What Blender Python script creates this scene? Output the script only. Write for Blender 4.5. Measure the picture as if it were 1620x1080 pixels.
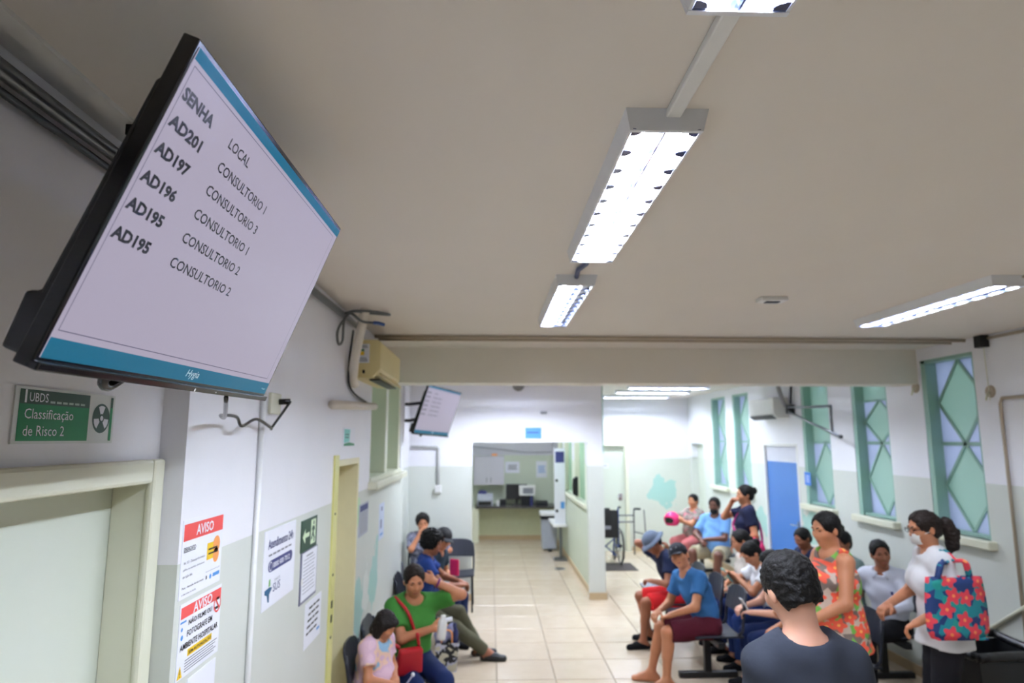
import bpy, math, random
import numpy as np
from mathutils import Vector, Matrix
random.seed(7); rng = np.random.default_rng(7)
sc = bpy.context.scene
for o in list(bpy.data.objects): bpy.data.objects.remove(o)
col = sc.collection

# ------------------------------------------------------------------ camera
FPX = 1030.0; CAMZ = 2.15
pitch = math.atan(154 / FPX); yaw = math.atan(34 * math.cos(pitch) / FPX)
Fv = Vector((math.sin(yaw) * math.cos(pitch), math.cos(yaw) * math.cos(pitch), math.sin(pitch)))
Rv = Vector((math.cos(yaw), -math.sin(yaw), 0)); Uv = Rv.cross(Fv)
cd = bpy.data.cameras.new('camera'); cam = bpy.data.objects.new('camera', cd); col.objects.link(cam)
M3 = Matrix((Rv, Uv, -Fv)).transposed()
cam.matrix_world = Matrix.Translation((0, 0, CAMZ)) @ M3.to_4x4()
cd.sensor_width = 36; cd.lens = FPX * 36 / 1620; cd.clip_start = .05; cd.clip_end = 200
cd.dof.use_dof = True; cd.dof.focus_distance = 1.5; cd.dof.aperture_fstop = 3.0; cd.dof.aperture_blades = 9
sc.camera = cam

# ------------------------------------------------------------------ world, exposure
w = bpy.data.worlds.new('world'); sc.world = w; w.use_nodes = True
w.node_tree.nodes['Background'].inputs[0].default_value = (.78, .88, 1.0, 1)
w.node_tree.nodes['Background'].inputs[1].default_value = 1.0
sc.view_settings.view_transform = 'Standard'; sc.view_settings.look = 'None'
sc.view_settings.exposure = 1.0; sc.view_settings.gamma = 1
sc.view_settings.use_curve_mapping = False
TUBE = 140.0          # emission of the fluorescent tubes
TUBE_COL = (.90, .95, 1.0)

# ------------------------------------------------------------------ materials
def lin(c):
    return tuple(((x / 255) / 12.92 if x / 255 <= .04045 else ((x / 255 + .055) / 1.055) ** 2.4) for x in c)
def newmat(name):
    m = bpy.data.materials.new(name); m.use_nodes = True
    nt = m.node_tree; return m, nt, nt.nodes['Principled BSDF']
def nn(nt, t, **kw):
    n = nt.nodes.new(t)
    for k, v in kw.items(): setattr(n, k, v)
    return n
_mc = {}
def mat(name, c, rough=.6, metal=0., var=.06, scale=12., bump=0., bscale=40., spec=.5, coat=0.):
    """plain painted / plastic / cloth material: sRGB colour with slight procedural variation"""
    if name in _mc: return _mc[name]
    m, nt, b = newmat(name); L = nt.links
    c = lin(c)
    b.inputs['Roughness'].default_value = rough; b.inputs['Metallic'].default_value = metal
    b.inputs['Specular IOR Level'].default_value = spec; b.inputs['Coat Weight'].default_value = coat
    tc = nn(nt, 'ShaderNodeTexCoord')
    if var > 0:
        nz = nn(nt, 'ShaderNodeTexNoise'); nz.inputs['Scale'].default_value = scale; nz.inputs['Detail'].default_value = 3
        mx = nn(nt, 'ShaderNodeMix', data_type='RGBA')
        mx.inputs[6].default_value = tuple(x * (1 - var) for x in c) + (1,)
        mx.inputs[7].default_value = tuple(min(1, x * (1 + var)) for x in c) + (1,)
        L.new(tc.outputs['Object'], nz.inputs['Vector']); L.new(nz.outputs[0], mx.inputs[0]); L.new(mx.outputs[2], b.inputs['Base Color'])
    else: b.inputs['Base Color'].default_value = c + (1,)
    if bump > 0:
        n2 = nn(nt, 'ShaderNodeTexNoise'); n2.inputs['Scale'].default_value = bscale; n2.inputs['Detail'].default_value = 4
        bp = nn(nt, 'ShaderNodeBump'); bp.inputs['Strength'].default_value = bump; bp.inputs['Distance'].default_value = .01
        L.new(tc.outputs['Object'], n2.inputs['Vector']); L.new(n2.outputs[0], bp.inputs['Height']); L.new(bp.outputs[0], b.inputs['Normal'])
    _mc[name] = m; return m
def emat(name, c, s):
    if name in _mc: return _mc[name]
    m, nt, b = newmat(name); b.inputs['Base Color'].default_value = (.012, .012, .014, 1) if name.startswith('display') else lin(c) + (1,)
    b.inputs['Emission Color'].default_value = lin(c) + (1,); b.inputs['Emission Strength'].default_value = s
    b.inputs['Roughness'].default_value = .3; b.inputs['Specular IOR Level'].default_value = .12
    _mc[name] = m; return m
def wallmat(name, up, low, zd, spots=(), rough=.45):
    """two-tone painted plaster, dado at height zd; spots = worn patches ((x,y,z), radius, colour)"""
    m, nt, b = newmat(name); L = nt.links
    g = nn(nt, 'ShaderNodeNewGeometry'); sx = nn(nt, 'ShaderNodeSeparateXYZ'); L.new(g.outputs['Position'], sx.inputs[0])
    nz = nn(nt, 'ShaderNodeTexNoise'); nz.inputs['Scale'].default_value = 2.2; nz.inputs['Detail'].default_value = 5; L.new(g.outputs['Position'], nz.inputs['Vector'])
    gt = nn(nt, 'ShaderNodeMath', operation='GREATER_THAN'); gt.inputs[1].default_value = zd; L.new(sx.outputs[2], gt.inputs[0])
    def two(c, v=.045):
        c = lin(c); mx = nn(nt, 'ShaderNodeMix', data_type='RGBA')
        mx.inputs[6].default_value = tuple(x * (1 - v) for x in c) + (1,); mx.inputs[7].default_value = tuple(min(1, x * (1 + v)) for x in c) + (1,)
        L.new(nz.outputs[0], mx.inputs[0]); return mx.outputs[2]
    mx = nn(nt, 'ShaderNodeMix', data_type='RGBA'); L.new(gt.outputs[0], mx.inputs[0])
    L.new(two(low), mx.inputs[6]); L.new(two(up), mx.inputs[7]); cur = mx.outputs[2]
    n3 = nn(nt, 'ShaderNodeTexNoise'); n3.inputs['Scale'].default_value = 5; n3.inputs['Detail'].default_value = 2; L.new(g.outputs['Position'], n3.inputs['Vector'])
    for (p, r, c) in spots:
        d = nn(nt, 'ShaderNodeVectorMath', operation='DISTANCE'); L.new(g.outputs['Position'], d.inputs[0]); d.inputs[1].default_value = p
        ad = nn(nt, 'ShaderNodeMath', operation='MULTIPLY_ADD'); L.new(n3.outputs[0], ad.inputs[0]); ad.inputs[1].default_value = r * 2.2; L.new(d.outputs['Value'], ad.inputs[2])
        lt = nn(nt, 'ShaderNodeMath', operation='LESS_THAN'); L.new(ad.outputs[0], lt.inputs[0]); lt.inputs[1].default_value = r * 2
        mm = nn(nt, 'ShaderNodeMix', data_type='RGBA'); L.new(lt.outputs[0], mm.inputs[0]); L.new(cur, mm.inputs[6]); mm.inputs[7].default_value = lin(c) + (1,); cur = mm.outputs[2]
    L.new(cur, b.inputs['Base Color']); b.inputs['Roughness'].default_value = rough
    n2 = nn(nt, 'ShaderNodeTexNoise'); n2.inputs['Scale'].default_value = 9; n2.inputs['Detail'].default_value = 6; L.new(g.outputs['Position'], n2.inputs['Vector'])
    bp = nn(nt, 'ShaderNodeBump'); bp.inputs['Strength'].default_value = .12; bp.inputs['Distance'].default_value = .02
    L.new(n2.outputs[0], bp.inputs['Height']); L.new(bp.outputs[0], b.inputs['Normal'])
    return m
def panemat(name, c, tr=.55):
    """frosted / painted window glass that lets daylight glow through"""
    m, nt, b = newmat(name); L = nt.links; c = lin(c)
    b.inputs['Base Color'].default_value = c + (1,); b.inputs['Roughness'].default_value = .18
    t = nn(nt, 'ShaderNodeBsdfTranslucent'); t.inputs[0].default_value = c + (1,)
    mx = nn(nt, 'ShaderNodeMixShader'); mx.inputs[0].default_value = tr
    L.new(b.outputs[0], mx.inputs[1]); L.new(t.outputs[0], mx.inputs[2]); L.new(mx.outputs[0], nt.nodes['Material Output'].inputs[0])
    return m
def flowermat(name, base, base2, petal, core, leaf, cell=.1, axes=(0, 2), rough=.7, size=.42):
    """printed cloth: five-petal flowers on a leafy ground, laid out in two object axes"""
    m, nt, b = newmat(name); L = nt.links
    tc = nn(nt, 'ShaderNodeTexCoord'); sp = nn(nt, 'ShaderNodeSeparateXYZ'); L.new(tc.outputs['Object'], sp.inputs[0])
    cb = nn(nt, 'ShaderNodeCombineXYZ'); L.new(sp.outputs[axes[0]], cb.inputs[0]); L.new(sp.outputs[axes[1]], cb.inputs[1])
    scl = nn(nt, 'ShaderNodeVectorMath', operation='SCALE'); scl.inputs['Scale'].default_value = 1 / cell; L.new(cb.outputs[0], scl.inputs[0])
    vo = nn(nt, 'ShaderNodeTexVoronoi', voronoi_dimensions='2D'); vo.inputs['Scale'].default_value = 1; vo.inputs['Randomness'].default_value = .75; L.new(scl.outputs[0], vo.inputs['Vector'])
    df = nn(nt, 'ShaderNodeVectorMath', operation='SUBTRACT'); L.new(scl.outputs[0], df.inputs[0]); L.new(vo.outputs['Position'], df.inputs[1])
    s2 = nn(nt, 'ShaderNodeSeparateXYZ'); L.new(df.outputs[0], s2.inputs[0])
    at = nn(nt, 'ShaderNodeMath', operation='ARCTAN2'); L.new(s2.outputs[1], at.inputs[0]); L.new(s2.outputs[0], at.inputs[1])
    m5 = nn(nt, 'ShaderNodeMath', operation='MULTIPLY'); L.new(at.outputs[0], m5.inputs[0]); m5.inputs[1].default_value = 5
    cs = nn(nt, 'ShaderNodeMath', operation='COSINE'); L.new(m5.outputs[0], cs.inputs[0])
    rr = nn(nt, 'ShaderNodeMath', operation='MULTIPLY_ADD'); L.new(cs.outputs[0], rr.inputs[0]); rr.inputs[1].default_value = .09; rr.inputs[2].default_value = size
    lt = nn(nt, 'ShaderNodeMath', operation='LESS_THAN'); L.new(vo.outputs['Distance'], lt.inputs[0]); L.new(rr.outputs[0], lt.inputs[1])
    lc = nn(nt, 'ShaderNodeMath', operation='LESS_THAN'); L.new(vo.outputs['Distance'], lc.inputs[0]); lc.inputs[1].default_value = .09
    v2 = nn(nt, 'ShaderNodeTexVoronoi', voronoi_dimensions='2D'); v2.inputs['Scale'].default_value = 2.3; L.new(scl.outputs[0], v2.inputs['Vector'])
    rp = nn(nt, 'ShaderNodeValToRGB'); rp.color_ramp.interpolation = 'CONSTANT'
    e = rp.color_ramp.elements; e[0].color = lin(base) + (1,); e[1].position = .45; e[1].color = lin(base2) + (1,)
    q = e.new(.72); q.color = lin(leaf) + (1,)
    L.new(v2.outputs['Color'], rp.inputs[0])
    a = nn(nt, 'ShaderNodeMix', data_type='RGBA'); L.new(lt.outputs[0], a.inputs[0]); L.new(rp.outputs[0], a.inputs[6]); a.inputs[7].default_value = lin(petal) + (1,)
    d = nn(nt, 'ShaderNodeMix', data_type='RGBA'); L.new(lc.outputs[0], d.inputs[0]); L.new(a.outputs[2], d.inputs[6]); d.inputs[7].default_value = lin(core) + (1,)
    L.new(d.outputs[2], b.inputs['Base Color']); b.inputs['Roughness'].default_value = rough
    return m
def blotchmat(name, cols, scale=8., rough=.8):
    m, nt, b = newmat(name); L = nt.links
    tc = nn(nt, 'ShaderNodeTexCoord'); nz = nn(nt, 'ShaderNodeTexNoise'); nz.inputs['Scale'].default_value = scale; nz.inputs['Detail'].default_value = 2.5; L.new(tc.outputs['Object'], nz.inputs['Vector'])
    rp = nn(nt, 'ShaderNodeValToRGB'); rp.color_ramp.interpolation = 'CONSTANT'; e = rp.color_ramp.elements
    n = len(cols); e[0].color = lin(cols[0]) + (1,); e[1].position = .32 + .36 / n; e[1].color = lin(cols[1]) + (1,)
    for i in range(2, n): q = e.new(.32 + .36 * i / n); q.color = lin(cols[i]) + (1,)
    L.new(nz.outputs[0], rp.inputs[0]); L.new(rp.outputs[0], b.inputs['Base Color']); b.inputs['Roughness'].default_value = rough
    return m

# ------------------------------------------------------------------ object helpers
ORG = {}      # world origin of each object, so that children can be given in world coordinates
def tag(o, label=None, cat=None, group=None, kind=None):
    if label: o['label'] = label
    if cat: o['category'] = cat
    if group: o['group'] = group
    if kind: o['kind'] = kind
    return o
def thing(name, loc, label, cat, group=None):
    o = bpy.data.objects.new(name, None); o.empty_display_size = .05; col.objects.link(o)
    o.location = loc; ORG[o] = np.array(loc, float); return tag(o, label, cat, group)
def link(name, verts, faces, m, parent=None, smooth=False, bevel=0., origin=None, mats=None, midx=None):
    v = np.asarray(verts, np.float64).reshape(-1, 3)
    if parent is not None: og = ORG[parent]
    elif origin is not None: og = np.array(origin, float)
    else: og = np.array([(v[:, 0].min() + v[:, 0].max()) / 2, (v[:, 1].min() + v[:, 1].max()) / 2, v[:, 2].min()])
    me = bpy.data.meshes.new(name)
    v = v - og
    if isinstance(faces, np.ndarray):
        n = len(faces); me.vertices.add(len(v)); me.vertices.foreach_set('co', v.astype(np.float32).ravel())
        me.loops.add(n * 4); me.loops.foreach_set('vertex_index', faces.astype(np.int32).ravel())
        me.polygons.add(n); me.polygons.foreach_set('loop_start', np.arange(0, n * 4, 4, dtype=np.int32))
        me.update(calc_edges=True)
    else: me.from_pydata(v.tolist(), [], faces); me.update()
    for q in (mats or [m]): me.materials.append(q)
    if midx is not None: me.polygons.foreach_set('material_index', np.asarray(midx, np.int32))
    if smooth: me.polygons.foreach_set('use_smooth', np.ones(len(me.polygons), bool))
    o = bpy.data.objects.new(name, me); col.objects.link(o)
    if parent is not None: o.parent = parent; ORG[o] = og
    else: o.location = og; ORG[o] = og
    if bevel > 0:
        bm = o.modifiers.new('bevel', 'BEVEL'); bm.width = bevel; bm.segments = 2; bm.limit_method = 'ANGLE'; bm.angle_limit = math.radians(40)
    return o
def cat_rom(P, n=6):
    P = [np.array(p, float) for p in P]; P = [2 * P[0] - P[1]] + P + [2 * P[-1] - P[-2]]; out = []
    for i in range(1, len(P) - 2):
        a, b, c, d = P[i - 1:i + 3]
        for k in range(n):
            t = k / n; out.append(.5 * (2 * b + (c - a) * t + (2 * a - 5 * b + 4 * c - d) * t * t + (3 * b - a - 3 * c + d) * t ** 3))
    out.append(P[-2]); return out
class MB:
    def __init__(s): s.v = []; s.f = []
    def add(s, v, f):
        k = len(s.v); s.v += [tuple(map(float, p)) for p in v]; s.f += [tuple(i + k for i in q) for q in f]; return s
    def box(s, a, b):
        x0, x1 = sorted((a[0], b[0])); y0, y1 = sorted((a[1], b[1])); z0, z1 = sorted((a[2], b[2]))
        return s.add([(x0,y0,z0),(x1,y0,z0),(x1,y1,z0),(x0,y1,z0),(x0,y0,z1),(x1,y0,z1),(x1,y1,z1),(x0,y1,z1)],
                     [(3,2,1,0),(4,5,6,7),(0,1,5,4),(1,2,6,5),(2,3,7,6),(3,0,4,7)])
    def obox(s, c, size, ax, ay, az):
        c, ax, ay, az = [np.array(q, float) for q in (c, ax, ay, az)]; h = np.array(size) / 2; v = []
        for sz in (-1, 1):
            for sx, sy in ((-1,-1),(1,-1),(1,1),(-1,1)): v.append(c + ax*h[0]*sx + ay*h[1]*sy + az*h[2]*sz)
        return s.add(v, [(3,2,1,0),(4,5,6,7),(0,1,5,4),(1,2,6,5),(2,3,7,6),(3,0,4,7)])
    def tube(s, pts, r, n=8, closed=False, caps=True):
        P = [np.array(p, float) for p in pts]; N = len(P); rr = r if hasattr(r, '__len__') else [r] * N
        rings = []; prev = None
        for i in range(N):
            if closed: d = P[(i + 1) % N] - P[i - 1]
            else: d = P[min(i + 1, N - 1)] - P[max(i - 1, 0)]
            d = d / (np.linalg.norm(d) + 1e-12)
            if prev is None:
                a = np.array([0, 0, 1.]) if abs(d[2]) < .9 else np.array([1., 0, 0])
                u = np.cross(a, d)
            else: u = prev - d * (prev @ d)
            u /= np.linalg.norm(u) + 1e-12; prev = u; v = np.cross(d, u)
            rings.append([P[i] + rr[i] * (u * math.cos(2*math.pi*k/n) + v * math.sin(2*math.pi*k/n)) for k in range(n)])
        V = [q for ring in rings for q in ring]; F = []
        for i in range(N if closed else N - 1):
            j = (i + 1) % N
            for k in range(n): F.append((i*n+k, i*n+(k+1)%n, j*n+(k+1)%n, j*n+k))
        if not closed and caps: F += [tuple(range(n-1, -1, -1)), tuple(range((N-1)*n, N*n))]
        return s.add(V, F)
    def cyl(s, a, b, r, n=12, r2=None): return s.tube([a, b], [r, r if r2 is None else r2], n)
    def lathe(s, c, prof, n=20, ax=(0,0,1)):
        c = np.array(c, float); ax = np.array(ax, float); ax /= np.linalg.norm(ax)
        a = np.array([1., 0, 0]) if abs(ax[0]) < .9 else np.array([0, 1., 0])
        u = np.cross(ax, a); u /= np.linalg.norm(u); v = np.cross(ax, u); V = []; F = []
        for (r, z) in prof: V += [c + ax*z + r*(u*math.cos(2*math.pi*k/n) + v*math.sin(2*math.pi*k/n)) for k in range(n)]
        for i in range(len(prof)-1):
            for k in range(n): F.append((i*n+k, i*n+(k+1)%n, (i+1)*n+(k+1)%n, (i+1)*n+k))
        F += [tuple(range(n-1,-1,-1)), tuple(range((len(prof)-1)*n, len(prof)*n))]
        return s.add(V, F)
    def prism(s, pts, d):
        """closed planar polygon extruded by vector d"""
        P = [np.array(p, float) for p in pts]; d = np.array(d, float); n = len(P)
        V = P + [p + d for p in P]; F = [tuple(range(n-1,-1,-1)), tuple(range(n, 2*n))]
        for i in range(n): j = (i+1) % n; F.append((i, j, n+j, n+i))
        return s.add(V, F)
    def ell(s, c, r, n=12, m=8, ax=None):
        c = np.array(c, float); A = np.eye(3) if ax is None else np.array(ax, float); V = []; F = []
        for i in range(m+1):
            t = math.pi * i / m
            for k in range(n):
                p = 2*math.pi*k/n; q = np.array([r[0]*math.sin(t)*math.cos(p), r[1]*math.sin(t)*math.sin(p), r[2]*math.cos(t)]); V.append(c + q @ A)
        for i in range(m):
            for k in range(n): F.append(((i+1)*n+k, (i+1)*n+(k+1)%n, i*n+(k+1)%n, i*n+k))
        return s.add(V, F)
    def sheet(s, grid, th):
        """grid[i][j] of points made into a slab of thickness th along its normals"""
        G = np.array(grid, float); a, b = G.shape[:2]
        du = np.gradient(G, axis=0); dv = np.gradient(G, axis=1); N = np.cross(du, dv); N /= np.linalg.norm(N, axis=2, keepdims=True) + 1e-12
        V = list(G.reshape(-1,3)) + list((G - N*th).reshape(-1,3)); F = []; k = a*b; I = lambda i, j: i*b+j
        for i in range(a-1):
            for j in range(b-1):
                F.append((I(i,j), I(i+1,j), I(i+1,j+1), I(i,j+1))); F.append((k+I(i,j), k+I(i,j+1), k+I(i+1,j+1), k+I(i+1,j)))
        for i in range(a-1): F.append((I(i,0), k+I(i,0), k+I(i+1,0), I(i+1,0))); F.append((I(i,b-1), I(i+1,b-1), k+I(i+1,b-1), k+I(i,b-1)))
        for j in range(b-1): F.append((I(0,j), I(0,j+1), k+I(0,j+1), k+I(0,j))); F.append((I(a-1,j), k+I(a-1,j), k+I(a-1,j+1), I(a-1,j+1)))
        return s.add(V, F)
    def build(s, name, m, parent=None, smooth=False, bevel=0., origin=None):
        return link(name, s.v, s.f, m, parent, smooth, bevel, origin)
def struct(name, mb, m, parent=None, bevel=0.):
    o = mb.build(name, m, parent, bevel=bevel)
    if parent is None: o['kind'] = 'structure'
    return o
def copy_tree(o, parent=None):
    c = o.copy(); col.objects.link(c); c.parent = parent
    for ch in o.children: copy_tree(ch, c)
    return c
# text as flat mesh
_tc = {}
def text_geo(t, bold=0.):
    if (t, bold) in _tc: return _tc[(t, bold)]
    cu = bpy.data.curves.new('lettering', 'FONT'); cu.body = t; cu.size = 1; cu.offset = bold; cu.resolution_u = 2
    o = bpy.data.objects.new('lettering', cu); col.objects.link(o)
    bpy.context.view_layer.update()
    me = o.evaluated_get(bpy.context.evaluated_depsgraph_get()).to_mesh()
    v = np.array([tuple(p.co) for p in me.vertices]).reshape(-1, 3)[:, :2]; f = [tuple(p.vertices) for p in me.polygons]
    o.to_mesh_clear(); bpy.data.objects.remove(o); bpy.data.curves.remove(cu)
    _tc[(t, bold)] = (v, f); return v, f
class Board:
    """flat printed board: origin = lower left corner, ux / uy unit axes, w x h metres; all positions as fractions"""
    def __init__(s, name, org, ux, uy, w, h, label, cat, face, th=.003, group=None, parent=None):
        s.o, s.ux, s.uy = [np.array(q, float) for q in (org, ux, uy)]; s.n = np.cross(s.ux, s.uy); s.w, s.h = w, h; s.parts = {}
        if parent is None: s.root = thing(name, tuple(s.o), label, cat, group)
        else: s.root = parent
        c = s.o + s.ux*w/2 + s.uy*h/2 + s.n*th/2; s.t = th
        if face is not None: MB().obox(c, (w, h, th), s.ux, s.uy, s.n).build('sheet', face, s.root)
    def mb(s, part, m):
        if part not in s.parts: s.parts[part] = (MB(), m)
        return s.parts[part][0]
    def p(s, x, y, l): return s.o + s.ux*x*s.w + s.uy*y*s.h + s.n*(s.t + .0006*l)
    def rect(s, part, m, x0, y0, x1, y1, l=1): s.mb(part, m).add([s.p(x0,y0,l), s.p(x1,y0,l), s.p(x1,y1,l), s.p(x0,y1,l)], [(0,1,2,3)])
    def poly(s, part, m, pts, l=1): s.mb(part, m).add([s.p(x,y,l) for x, y in pts], [tuple(range(len(pts)))])
    def disc(s, part, m, x, y, r, l=1, n=28, sx=1.):
        s.poly(part, m, [(x + sx*r/s.w*math.cos(2*math.pi*k/n), y + r/s.h*math.sin(2*math.pi*k/n)) for k in range(n)], l)
    def text(s, part, m, t, x, y, w, h, l=2, bold=0., shear=0.):
        part = part + '#%d' % len(s.parts)
        """fit the text into the box with lower left (x,y), size w x h (fractions)"""
        v, f = text_geo(t, bold)
        if len(v) == 0: return
        a, b = v.min(0), v.max(0); q = (v - a) / (b - a)
        s.mb(part, m).add([s.p(x + (u + shear*vv)*w, y + vv*h, l) for u, vv in q], f)
    def lines(s, part, m, x0, x1, ys, th, l=1):
        for i, y in enumerate(ys): s.rect(part, m, x0, y, x1 - (.12*(x1-x0)*((i*37) % 5)/4), y + th, l)
    def done(s):
        for k, (mb, m) in s.parts.items(): mb.build(k.split('#')[0], m, s.root)
        return s.root
# ------------------------------------------------------------------ shared materials
WHITE = (236, 236, 241); DADO = (210, 214, 206)
TEAL = (166, 205, 196)
m_ceil = mat('ceiling_paint', (224, 217, 208), .7, var=.03, scale=2, bump=.08, bscale=6)
m_wl = wallmat('left_wall_paint', WHITE, DADO, 1.775, [((-.94, 4.95, .95), .22, TEAL), ((-.94, 5.25, 1.0), .2, (225, 228, 222)), ((-.94, 5.5, 1.05), .25, TEAL), ((-.94, 3.55, .8), .14, TEAL), ((-.94, 4.78, 1.62), .1, (190, 222, 178))])
m_wr = wallmat('right_wall_paint', WHITE, DADO, 1.80, [((3.95, 8.1, 1.1), .26, TEAL), ((3.95, 9.6, 1.0), .2, TEAL)])
m_wp = wallmat('partition_paint', WHITE, DADO, 1.775)
m_wf = wallmat('far_wall_paint', WHITE, (208, 212, 200), 1.77, [((3.42, 13.0, 1.12), .3, TEAL)])
m_wk = wallmat('kitchen_paint', (214, 214, 220), (206, 214, 194), 1.79)
m_tan = mat('tan_skirting', (196, 172, 134), .4, scale=5)
m_cream = mat('cream_gloss_paint', (222, 222, 200), .35, scale=3, var=.04)
m_yel = mat('yellow_gloss_paint', (220, 216, 138), .35, scale=3)
m_door = mat('pale_green_door_paint', (210, 216, 202), .4, scale=2, var=.03)
m_wht = mat('white_plastic', (228, 228, 226), .4, var=.03)
m_oldw = mat('yellowed_plastic', (224, 208, 150), .45, scale=4)
m_blk = mat('black_plastic', (22, 23, 26), .38, var=.2)
m_blkg = mat('black_gloss', (10, 10, 12), .15, var=0)
m_grey = mat('grey_metal', (120, 124, 128), .35, metal=.8, scale=6)
m_dark = mat('dark_steel', (40, 42, 46), .4, metal=.6)
m_steel = mat('bright_steel', (190, 192, 196), .25, metal=1.)
m_gwin = mat('green_window_frame_paint', (150, 186, 172), .4, scale=5)
m_pgreen = panemat('green_glass', (190, 214, 204), .5)
m_ppale = panemat('frosted_glass', (206, 212, 230), .6)
m_paper = mat('paper_white', (234, 236, 244), .6, var=.02)
m_ink = mat('black_ink', (30, 30, 34), .6, var=0)
m_inkg = mat('grey_ink', (130, 132, 140), .6, var=0)
m_red = mat('red_print', (232, 84, 80), .55, var=0)
m_navy = mat('navy_print', (58, 62, 120), .55, var=0)
m_green = mat('green_print', (10, 128, 74), .5, var=0)
m_dgreen = mat('dark_green_print', (38, 74, 56), .5, var=0)
m_yprint = mat('yellow_print', (240, 200, 40), .55, var=0)
m_bprint = mat('blue_print', (84, 150, 214), .55, var=0)
m_oprint = mat('orange_print', (242, 160, 90), .55, var=0)

# ------------------------------------------------------------------ floor with tiles
XL, XR, H = -.94, 3.95, 2.97
m_grout = mat('tile_grout', (150, 138, 120), .8)
def tilemat():
    m, nt, b = newmat('beige_porcelain'); L = nt.links
    oi = nn(nt, 'ShaderNodeObjectInfo'); g = nn(nt, 'ShaderNodeNewGeometry')
    nz = nn(nt, 'ShaderNodeTexNoise'); nz.inputs['Scale'].default_value = 6; nz.inputs['Detail'].default_value = 5; L.new(g.outputs['Position'], nz.inputs['Vector'])
    ad = nn(nt, 'ShaderNodeMath', operation='MULTIPLY_ADD'); L.new(oi.outputs['Random'], ad.inputs[0]); ad.inputs[1].default_value = .35; L.new(nz.outputs[0], ad.inputs[2])
    mx = nn(nt, 'ShaderNodeMix', data_type='RGBA'); mx.inputs[6].default_value = lin((194, 175, 150)) + (1,); mx.inputs[7].default_value = lin((208, 192, 170)) + (1,)
    L.new(ad.outputs[0], mx.inputs[0]); L.new(mx.outputs[2], b.inputs['Base Color']); b.inputs['Roughness'].default_value = .16
    return m
m_tile = tilemat()
floor = struct('floor', MB().box((-1.4, -7, -.2), (4.2, 15.2, -.008)), m_grout)
T = .533; x0t = .065 - 3*T; y0t = 7.854 - 4*T
def tile_geo(mb, x, y, x1, y1):
    g = .004; b = .004
    mb.add([(x+g,y+g,-.02),(x1-g,y+g,-.02),(x1-g,y1-g,-.02),(x+g,y1-g,-.02),(x+g,y+g,-b),(x1-g,y+g,-b),(x1-g,y1-g,-b),(x+g,y1-g,-b),(x+g+b,y+g+b,0),(x1-g-b,y+g+b,0),(x1-g-b,y1-g-b,0),(x+g+b,y1-g-b,0)],
           [(0,1,5,4),(1,2,6,5),(2,3,7,6),(3,0,4,7),(4,5,9,8),(5,6,10,9),(6,7,11,10),(7,4,8,11),(8,9,10,11)])
t0 = None
for i in range(-0, 11):
    for j in range(0, 17):
        x, y = x0t + i*T, y0t + j*T
        if x > 3.9 or y > 14.6: continue
        if t0 is None:
            mb = MB(); tile_geo(mb, x, y, x+T, y+T); t0 = mb.build('tile', m_tile, floor); px, py = x, y
        else:
            c = t0.copy(); col.objects.link(c); c.parent = floor; c.location = (x - px, y - py, 0)
mb = MB()
for i in range(-1, 11):
    for j in range(-24, 0):
        x, y = x0t + i*T, y0t + j*T
        if y > -7: tile_geo(mb, x, y, x+T, y+T)
o = mb.build('near_tiles', m_tile, floor); o['kind'] = 'stuff'

# ------------------------------------------------------------------ walls
def wall_x(mb, xa, xb, y0, y1, z0, z1, holes):
    """slab between x=xa..xb with rectangular holes (ya,yb,za,zb) sorted along y"""
    y = y0
    for (a, b, c, d) in holes:
        if a > y: mb.box((xa, y, z0), (xb, a, z1))
        if c > z0: mb.box((xa, a, z0), (xb, b, c))
        if d < z1: mb.box((xa, a, d), (xb, b, z1))
        y = b
    if y < y1: mb.box((xa, y, z0), (xb, y1, z1))
    return mb
struct('ceiling', MB().box((-1.6, -7.2, H), (4.2, 15.2, H + .2)), m_ceil)
mb = MB()
wall_x(mb, -1.30, -1.02, -7, 2.07, 0, H, [(.95, 2.02, 0, 2.025)])
wall_x(mb, -1.30, XL, 2.07, 7.2, 0, H, [(4.06, 4.76, 0, 2.02), (5.2, 6.95, 1.82, 2.72)])
mb.box((-1.36, 7.2, 0), (-1.12, 9.3, H))
struct('wall_left', mb, m_wl)
WIN = [(5.18, 5.84), (6.39, 7.03), (7.53, 8.20), (9.90, 10.57), (10.90, 11.60)]
ZB, ZT = 1.355, 2.86
holes = [(a, b, ZB, ZT) for a, b in WIN[:3]] + [(8.36, 9.42, 0, 2.09)] + [(a, b, ZB, ZT) for a, b in WIN[3:]] + [(12.1, 12.85, 0, 2.06)]
struct('wall_right', wall_x(MB(), XR, XR + .24, -7, 13.2, 0, H, holes), m_wr)
struct('wall_rear', MB().box((-1.4, -7.2, 0), (4.2, -7, H)), m_wp)
mb = MB().box((1.576, 13.0, 0), (1.72, 13.2, H)); mb.box((1.72, 13.0, 2.05), (2.70, 13.2, H)); mb.box((2.70, 13.0, 0), (4.2, 13.2, H))
struct('wall_far', mb, m_wf)
mb = MB().box((-1.12, 9.19, 0), (-.25, 9.34, H)); mb.box((-.25, 9.19, 2.10), (1.36, 9.34, H)); mb.box((1.36, 9.19, 0), (1.576, 9.34, H))
struct('wall_partition', mb, m_wp)
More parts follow.
